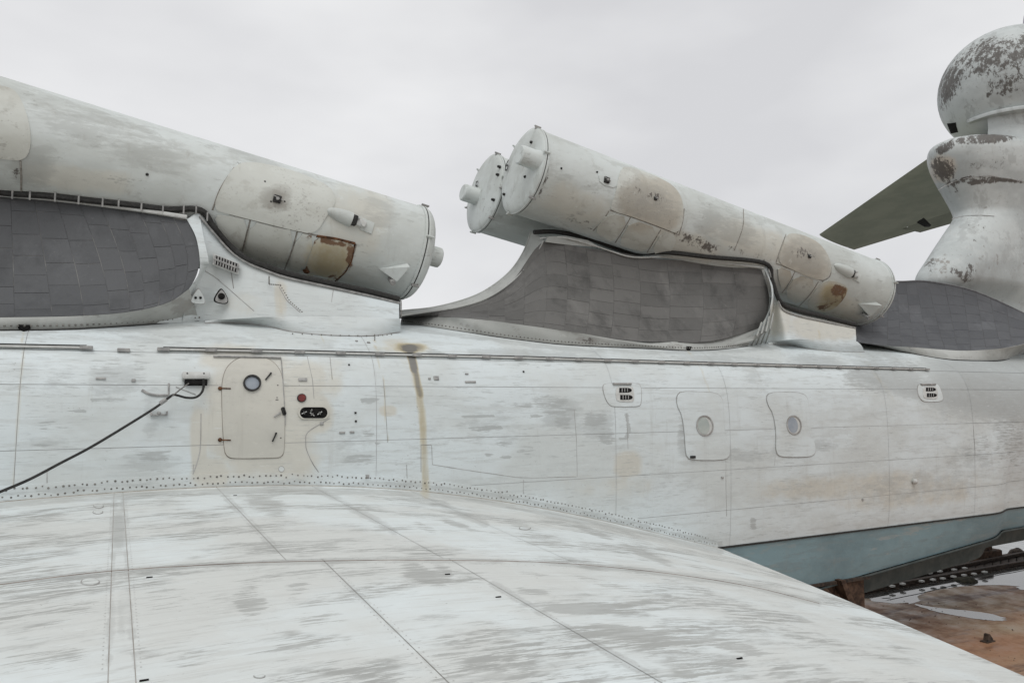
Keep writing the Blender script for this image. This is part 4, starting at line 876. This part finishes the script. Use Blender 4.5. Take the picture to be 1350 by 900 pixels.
mk('flange_strip', hose(crom([W(pix(p[None])[0][0], pix(p[None])[1][0]+2.5, p[1]-.05) for p in gT2[1:]], 40), .018, 6), STEEL, craft)
for q in np.linspace(.12, .5, 12):
    p = Sa[int(q*79)]; mk('seal_bracket', rod(p+[0, -.05, .05], p+[0, -.04, -.09], .014, 6), STEEL, craft)
# saddle plates between front of canister 6 and the shield
mk('saddle_plate', fan(lambda u, v: W(u, v, -.93), [(722, 312), (745, 311), (775, 317), (790, 326), (750, 323), (719, 319)], .01, 2), LIP, craft)

# base fairings: sloping plates from the foot of each wall down to the shoulder
def fairing(top, low, n=60):
    T_, L_ = crom(top, n), crom([on_fus(u, v)+[0, -.012, 0] for u, v in low], n); t = np.linspace(0, 1, 10)[None, :, None]
    P = T_[:, None]*(1-t)+L_[:, None]*t+np.array([0, -.03, .02])*np.sin(pi*t); V, Fc = grid(P)
    o = mk('base_fairing', (V, Fc), PAINT, craft, attrs=WW(V)); mk('gasket', hose(L_+[0, -.01, 0], .009, 5), SEAM, o); return o
fairing([gB[k]+[0, -.012, .0] for k in (2, 3, 4, 5, 6, 7, 8, 9)], [(270, 426), (300, 425.5), (328, 427), (356, 431), (388, 437.5), (440, 442), (490, 442.5), (527, 438)])
fairing([gB2[k]+[0, -.012, .0] for k in (2, 3, 4, 5, 6)], [(1012, 454), (1040, 455), (1066, 459.5), (1100, 463), (1139, 464)])
rv = []
for px in [[(385, 440), (440, 442), (490, 443), (515, 441)], [(526, 398), (526, 420)], [(493, 420), (493, 448)], [(353, 366), (353, 376), (368, 377)], [(368, 378), (380, 398), (396, 412)]]:
    for u, v in lin(px, 14): 
        a = on_fus(u, v) if v > 419 else at_y(u, v, np.interp(v, [360, 420], [gT[6][1], gB[7][1]])); rv.append(dome(a+[0, -.045 if v > 419 else -.12, 0], (0, -1, .2), .013))
mk('rivets', join(*rv), RIV, craft, kind='stuff')
# wall furniture: louvre grille, two triangular plates
def onA(u, v):
    d = ray(u, v); best = None
    B_, M_, T_2 = crom(gB, 60), crom(gM, 60), crom(gT, 60); C_ = 2*M_-.5*(B_+T_2); t = np.linspace(0, 1, 40)[None, :, None]
    P = (B_[:, None]*(1-t)**2+2*C_[:, None]*t*(1-t)+T_2[:, None]*t*t).reshape(-1, 3); pu, pv = pix(P); w = 1/((pu-u)**2+(pv-v)**2+6)**2
    y = (P[:, 1]*w).sum()/w.sum(); return W(u, v, y)
def wall_plane(pts):
    uv = np.array(pts, float); y = np.array([onA(*p)[1] for p in uv]); A = np.c_[np.ones(len(uv)), uv]; k = np.linalg.lstsq(A, y, rcond=None)[0]; k[0] -= max(0, (A@k-y).max())+.02
    return lambda u, v: W(u, v, k[0]+k[1]*u+k[2]*v-.05)
q = [(281, 335), (316, 348), (314, 362), (280, 349)]
onG = wall_plane([(282, 336), (315, 349), (313, 361), (281, 348), (298, 348)]); onT = wall_plane([(255, 383), (272, 383), (300, 383), (255, 399), (275, 399), (298, 399)])
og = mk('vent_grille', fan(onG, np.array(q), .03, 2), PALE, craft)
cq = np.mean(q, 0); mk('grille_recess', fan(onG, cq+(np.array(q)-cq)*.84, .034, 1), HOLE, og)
for k in range(9):
    f = .08+.84*k/8; a = np.array(q[0])*(1-f)+np.array(q[1])*f; b = np.array(q[3])*(1-f)+np.array(q[2])*f; a, b = a+(b-a)*.1, a+(b-a)*.9
    mk('louvre_bar', rod(onG(*a)+[0, -.05, 0], onG(*b)+[0, -.05, 0], .013, 6), STEEL, og)
f = .5; mk('louvre_bar', rod(onG(281, 342)+[0, -.055, 0], onG(315, 355)+[0, -.055, 0], .016, 6), STEEL, og)
t1 = plate('triangular_plate', onT, [(260, 381), (263, 381), (270, 396), (268, 401), (252, 399), (251, 394)], PAINT, h=.035, gap=1, rings=2, it=2)
for u in (257.5, 264): mk('bolt_hole', dome(onT(u, 393)+[0, -.05, 0], (0, -1, 0), .022, .01, 8), HOLE, t1)
t2 = plate('triangular_plate', onT, [(290, 382), (293, 382), (300, 394), (298, 400), (284, 398), (283, 393)], SEAM, h=.035, gap=1.4, rings=2, it=2, gmat=HOLE, label='dark stained triangular plate with a round hole')
mk('bolt_hole', dome(onT(291.5, 391)+[0, -.05, 0], (0, -1, 0), .055, .015, 12), HOLE, t2)
for px in [[(262, 352), (285, 366), (310, 388), (335, 410)], [(305, 360), (308, 380)], [(440, 378), (437, 398)], [(368, 378), (378, 396), (396, 412)]]:
    mk('butt_seam', hose([onA(u, v) for u, v in lin(px, 12)], .007, 5), SEAM, craft)

# ---- tail: fin with pods, radome, stabiliser
fin_px = [(1225, 420), (1218, 390), (1206, 370), (1222, 342), (1243, 310), (1252, 297), (1256, 288), (1254, 280), (1247, 266), (1239, 252), (1232, 240), (1226, 228), (1222, 214), (1223, 205), (1227, 200), (1237, 195), (1249, 191.5), (1262, 190), (1280, 189)]
fin_w = [.2, .3, .8, .92, .95, .98, 1.02, 1.08, 1.2, 1.32, 1.42, 1.48, 1.5, 1.46, 1.36, 1.15, .85, .5, .12]
# denser sampling of the nose
def fin_ring2(u, v, w):
    p = W(u, v, -.35*w); x0 = p[0]; z = p[2]
    for _ in range(8):
        ring = fin_shape(x0, z, w); z += (pix(ring[np.argmin(pix(ring)[0])][None])[1][0]-v)*.022; x0 += (u-pix(ring)[0].min())/24
    return fin_shape(x0, z, w)
def fin_shape(x0, z, w):
    L = 38-x0
    xs = np.concatenate([1.9*w*(1-np.cos(np.linspace(0, pi/2, 22))), 1.9*w+(L-1.9*w)*np.linspace(.04, 1, 22)])
    yv = w*np.sqrt(np.clip(1-np.clip(1-xs/(1.9*w), 0, 1)**2, 0, 1))*(1-.8*np.clip((xs-1.9*w)/(L-1.9*w), 0, 1)**2)
    port = np.stack([x0+xs, -yv, np.full_like(xs, z)], -1); return np.vstack([port[::-1], port[1:]*MIR])
P = np.array([fin_ring2(u, v, w) for (u, v), w in zip(crom(fin_px, 110), np.interp(np.linspace(0, len(fin_w)-1, 110), range(len(fin_w)), fin_w))])
V, Fc = grid(P)
TW = {'dark': np.maximum.reduce([wear(V, [(1244, 221, 21, 24, 0, .70), (1300, 183, 60, 9, -4, .75), (1245, 195, 18, 9, -30, .75), (1262, 240, 26, 5, -20, .7), (1320, 237, 40, 4, 6, .7), (1290, 240, 30, 5, -4, .7), (1300, 210, 45, 22, 0, .38), (1228, 350, 14, 10, -55, .6), (1265, 363, 26, 8, 35, .62), (1290, 300, 30, 20, 0, .34), (1285, 318, 8, 6, 0, .7), (1280, 358, 10, 16, 0, .6), (1325, 330, 30, 40, 0, .3), (1262, 250, 8, 8, 0, .6)])]),
      'bare': wear(V, [(1240, 350, 20, 20, 0, .5), (1310, 320, 40, 50, 0, .3)]), 'tan': wear(V, [(1242, 222, 22, 22, 0, .6)])}
fin = mk('tail_fin', (V, Fc), TAILP, craft, attrs=TW)
def onF(u, v):
    pu, pv = pix(V); d2 = (pu-u)**2+(pv-v)**2; m_ = (V[:, 1] <= .02); d2 = np.where(m_, d2, 1e9); k = np.argsort(d2)[:6]; w = 1/(d2[k]+2)**2
    return W(u, v, (V[k, 1]*w).sum()/w.sum())
for px in [[(1236, 251), (1250, 243), (1270, 236), (1300, 232), (1330, 236), (1352, 240)], [(1254, 289), (1270, 285), (1290, 284), (1310, 285)]]:
    mk('panel_seam', hose([onF(u, v)+[0, -.02, 0] for u, v in crom(px, 20)], .010, 6), SEAM, craft)
def ellips(c, r, nu=64, nv=40, top=pi/2, bottom=-pi/2, pw=2.0):
    a = np.linspace(0, 2*pi, nu+1); b = np.linspace(bottom, top, nv); A, Bq = np.meshgrid(a, b, indexing='ij')
    sg = lambda q: np.sign(q)*np.abs(q)**(2/pw)
    return np.stack([c[0]+r[0]*sg(np.cos(A))*sg(np.cos(Bq)), c[1]+r[1]*sg(np.sin(A))*sg(np.cos(Bq)), c[2]+r[2]*sg(np.sin(Bq))], -1)
cR = np.array([27.83, 0, 11.22+EYE])
V, Fc = grid(ellips(cR, (2.53, 2.3, 2.18)))
RW = {'dark': wear(V, [(1306, 76, 72, 34, -12, .68), (1330, 112, 46, 18, 0, .52), (1251, 108, 20, 36, 22, .68), (1275, 66, 30, 8, -35, .5), (1318, 105, 20, 14, 0, .55), (1345, 100, 8, 16, 0, .6), (1244, 135, 8, 18, 0, .55), (1306, 124, 8, 8, 0, .7), (1270, 60, 30, 6, -40, .5), (1345, 60, 14, 20, 0, .6), (1290, 100, 40, 30, 0, .34)])}
rad = mk('radome', (V, Fc), TAILP, craft, attrs=RW, label='egg-shaped radome with large patches of dark peeled paint')
def onR(u, v):
    d = ray(u, v)/np.array([2.53, 2.3, 2.18]); o_ = (CAM-cR)/np.array([2.53, 2.3, 2.18]); a = d@d; b = 2*(o_@d); c = o_@o_-1; t = (-b-sqrt(max(b*b-4*a*c, 0)))/(2*a); return CAM+ray(u, v)*t
gq = mk('cooling_grille', fan(onR, np.array([(1249, 163), (1260, 161.5), (1263, 174), (1254, 176)]), .02, 2), HOLE, rad)
for k in range(4):
    u = 1250.5+3*k; mk('louvre_bar', rod(onR(u, 163)+[0, -.05, 0], onR(u+3, 174.5)+[0, -.05, 0], .02, 6), STEEL, gq)
sk = np.array([onR(u, v) for u, v in crom([(1277, 160), (1290, 156), (1310, 150.5), (1330, 147), (1352, 144.5), (1380, 142), (1410, 141)], 40)])
nr = (sk-cR)*[1, 1, 0]; nr /= np.linalg.norm(nr, axis=1, keepdims=True); tp_ = np.linspace(.02, .30, 40)[:, None]**.7*.9
tp_ = np.minimum(tp_, .34)
mk('radome_skirt', grid(np.stack([sk-nr*.1+[0, 0, .10], sk+nr*tp_+[0, 0, .05], sk+nr*(tp_+.02), sk+nr*tp_-[0, 0, .07], sk-nr*.25-[0, 0, .10], sk-nr*.9-[0, 0, .12]], 1)), TAILP, craft)
nk = np.array([onR(u, v) for u, v in crom([(1301, 154), (1312, 151.5), (1330, 149), (1352, 147), (1380, 145), (1410, 144)], 30)]); n2_ = (nk-cR)*[1, 1, 0]; n2_ /= np.linalg.norm(n2_, axis=1, keepdims=True)
nk0 = nk[:1]-n2_[:1]*1.6; nk = np.vstack([nk0, nk]); n2_ = np.vstack([n2_[:1], n2_])
mk('radome_neck', grid(np.stack([nk-n2_*.02, nk-n2_*.04-[0, 0, .35], nk+n2_*.02-[0, 0, .7], nk+n2_*.2-[0, 0, 1.0], nk+n2_*.5-[0, 0, 1.3]], 1)), TAILP, craft)
a = W(1352, 32, 0); mk('aerial_blade', grid(ellips(a+[.35, 0, -.2], (.5, .1, .85), 24, 14)), simple('blade_paint', (.3, .3, .34), (.36, .36, .4)), craft)
# starboard stabiliser
le = [W(1262, 182, .3), W(1080, 309, 10.2)]; te = [W(1432, 236, .3), W(1126, 329, 10.2)]
def stab_grid(s0, s1, c0, c1, drop=0, n=30, m_=24):
    s = np.linspace(s0, s1, n); c = np.concatenate([np.linspace(0, 1, m_)])
    up_, lo_ = [], []
    for q in s:
        A = le[0]*(1-q)+le[1]*q; B_ = te[0]*(1-q)+te[1]*q; ch = np.linalg.norm(B_-A); cc = c0+(c1-c0)*c
        th_ = .1*ch*1.6*(np.sqrt(np.clip(cc, 0, 1))*.6-.25*cc-.35*cc**2)
        base = A[None]+(B_-A)[None]*cc[:, None]
        up_.append(base+np.array([0, 0, 1])*th_[:, None]); lo_.append(base-np.array([0, 0, 1])*(th_[:, None]+drop*(cc[:, None]-c0)))
    return join(grid(np.array(up_)), grid(np.array(lo_), True))
mk('stabiliser', stab_grid(0, 1, 0, .78), OLIVE, craft)
mk('elevator', stab_grid(.0, .68, .785, 1.06, .25), OLIVE2, craft)
mk('stabiliser_tip', stab_grid(.685, 1, .782, 1.0, .05), OLIVE, craft)
P = [W(1211, 291, 4.6), W(1218, 287, 4.6), W(1228, 297, 4.6), W(1222, 297, 4.6)]
mk('hinge_fairing', hull_poly(P, np.array([0, .1, -.05])), DARK, craft, smooth=False)
lt = le[0]*.15+le[1]*.85

# ------------------------------------------------------------------ loose things round the craft
main = [(268, 499), (268.5, 508), (266, 517), (258, 523.5), (246, 524), (234, 521), (228, 520.5), (221, 525), (205, 537), (170, 559), (120, 589), (80, 610), (40, 631), (0, 648), (-60, 672), (-130, 700)]
yy = np.interp([p[0] for p in main], [-130, 0, 120, 205, 235, 268], [-6.2, -4.6, -3.7, -3.25, -3.17, -3.12])
cp = [W(u, v, y) for (u, v), y in zip(main, yy)]; e0 = cp[-1]
for k_, (dx_, dy_) in enumerate(((-.5, -.5), (-1.1, -1.0), (-1.9, -1.3), (-3.0, -1.4))):
    x_, y_ = e0[0]+dx_, e0[1]+dy_; cp.append(np.array([x_, y_, wing_z(x_, y_)+.018+(max(0, (e0[2]-wing_z(e0[0], e0[1]))*(.5, .12, 0, 0)[k_]))]))
cable = mk('power_cable', hose(crom(cp, 150), .017, 8), DARK, label='black cable plugged under the fuselage socket and slanting down to the wing', cat='cable')
cl = [W(u, v, -3.2) for u, v in crom([(249, 505), (238, 513), (228, 521), (217, 529), (205, 537)], 20)]
mk('lanyard', hose(cl, .009, 6), simple('dirty_cord', (.10, .095, .09), (.2, .19, .18), 20), label='thin grey lanyard tied along the upper end of the black cable', cat='cord')
mk('cable_tie', rod(W(211, 532, -3.22), W(219, 526, -3.22), .03, 8), STEEL, cable)

# cradle under the hull
def at_xy(u, v, y): return W(u, v, y)
cr = empty('cradle', (14.3, -2.4, 0), 'brown steel cradle block holding up the hull bottom', 'cradle')
q0 = W(1106, 790, -2.75); xr = W(1141, 790, -2.75)[0]; zt = W(1136, 761, -2.75)[2]
mk('cradle_post', box(((q0[0]+xr)/2, -2.35, zt/2), np.eye(3), (xr-q0[0], .8, zt), .04), CRADLE, cr)
mk('cradle_beam', box((xr-1.9, -2.15, zt-.3), np.eye(3), (3.6, 1.1, .42), .06), CRADLE, cr)
mk('gusset', hull_poly([W(1109, 765, -2.95), W(1114, 764, -2.95), W(1134, 808, -2.95), W(1126, 812, -2.95)], np.array([0, .3, 0])), CRADLE, cr, smooth=False)
mk('cap_plate', box((xr-1.2, -2.2, zt+.0), np.eye(3), (2.6, 1.25, .07), .1), BEAM, cr)
mk('brace', rod(W(1088, 778, -2.9), W(1112, 800, -2.9), .06, 8), CRADLE, cr)
# keel block further aft
kb = at_z(1292, 737)
mk('keel_block', join(box((kb[0], kb[1], .2), np.eye(3), (1.6, .9, .4), .1), box((kb[0], kb[1], .55), np.eye(3), (.8, .6, .4), .1)), CRADLE, label='dark keel block on the deck under the tail end of the hull', cat='block')

# rail track on the deck
trk = empty('rail_track', at_z(1250, 760), 'two dark rails on sleepers crossing the flooded dock deck', 'track')
lines = [((1150, 773), (1352, 732)), ((1150, 780), (1352, 744))]
ends = []
for a, b in lines:
    A, Bq = at_z(*a, 0), at_z(*b, 0); d = Bq-A; A = A-d*.15; Bq = Bq+d*1.0; ends.append((A, Bq)); w = nrm(np.array([d[1], -d[0], 0]))
    mk('rail', join(ribbon([A, Bq], [w*.13]*2, [np.array([0, 0, .03])]*2), ribbon([A+[0, 0, .03], Bq+[0, 0, .03]], [w*.04]*2, [np.array([0, 0, .09])]*2), ribbon([A+[0, 0, .12], Bq+[0, 0, .12]], [w*.08]*2, [np.array([0, 0, .05])]*2)), BEAM, trk, smooth=False)
first = None
for k in range(32):
    f = .1+k/36; A = ends[0][0]*(1-f)+ends[0][1]*f; Bq = ends[1][0]*(1-f)+ends[1][1]*f; d = nrm(Bq-A); s_ = nrm(ends[0][1]-ends[0][0])
    c = (A+Bq)/2+[0, 0, .018]; L = np.linalg.norm(Bq-A)+.5
    mk('sleeper', box(c, (d, np.cross([0, 0, 1], d), (0, 0, 1)), (L, .3, .036), .1), BEAM, trk)

for u, v in [(1225.7, 753), (1239, 750.7), (1258, 748.5), (1215, 763.5), (1230, 761.5), (1243, 760), (1257, 757.5), (1271, 755.7), (1284, 754), (1298, 751.5), (1190, 767), (1176, 770), (1272, 746.5)]:
    mk('white_block', box(at_z(u, v, .22)-[0, 0, .05], np.eye(3), (.16, .13, .05)), PALE, trk)
r_ = np.random.default_rng(11); ch = []
for _ in range(90):
    u = r_.uniform(1140, 1350); v = r_.uniform(790, 890); p = at_z(u, v); sz = r_.uniform(.008, .03)
    ch.append(dome(p-[0, 0, .003], (r_.normal(0, .2), r_.normal(0, .2), 1), sz, sz*.7, 5))
mk('rust_flakes', join(*ch), BEAM, kind='stuff', label='scattered small dark rust flakes and grit on the brown deck', cat='grit')
# odds and ends on the deck
def lump(name, u, v, s, mat, label, cat, seed, squash=.6):
    p = at_z(u, v); r = np.random.default_rng(seed); P = ellips((0, 0, 0), (s, s*.8, s*squash), 18, 10)
    n = np.sin(P[..., 0]*5/s+seed)*np.cos(P[..., 1]*4/s+seed)*.12+r.normal(0, .03, P.shape[:2]); n[-1] = n[0]; n[:, 0] = n[0, 0]; n[:, -1] = n[0, -1]
    P = P*(1+n[..., None]); P[..., 2] = np.maximum(P[..., 2], -.02)+0.0; return mk(name, grid(P+p), mat, label=label, cat=cat, sharp=25)
p = at_z(1303, 845)
mk('mooring_cleat', join(hull_poly([p+[-.12, -.05, 0], p+[.1, -.05, 0], p+[.13, -.05, .06], p+[.0, -.05, .2], p+[-.06, -.05, .19]], np.array([0, .12, 0])), box(p+[-.03, 0, .015], np.eye(3), (.36, .2, .03))), BEAM, label='small dark iron stump standing alone on the wet deck', cat='cleat', smooth=False)
lump('tyre_scrap', 1274, 765.5, .42, simple('mossy_black', (.02, .019, .014), (.06, .055, .035), 8, .9), 'low dark mossy heap lying beside the near rail', 'scrap', 4, .35)
lump('iron_mound', 1341, 731, .38, BEAM, 'dark rounded lump by the far edge of the dock', 'mound', 6, .7)
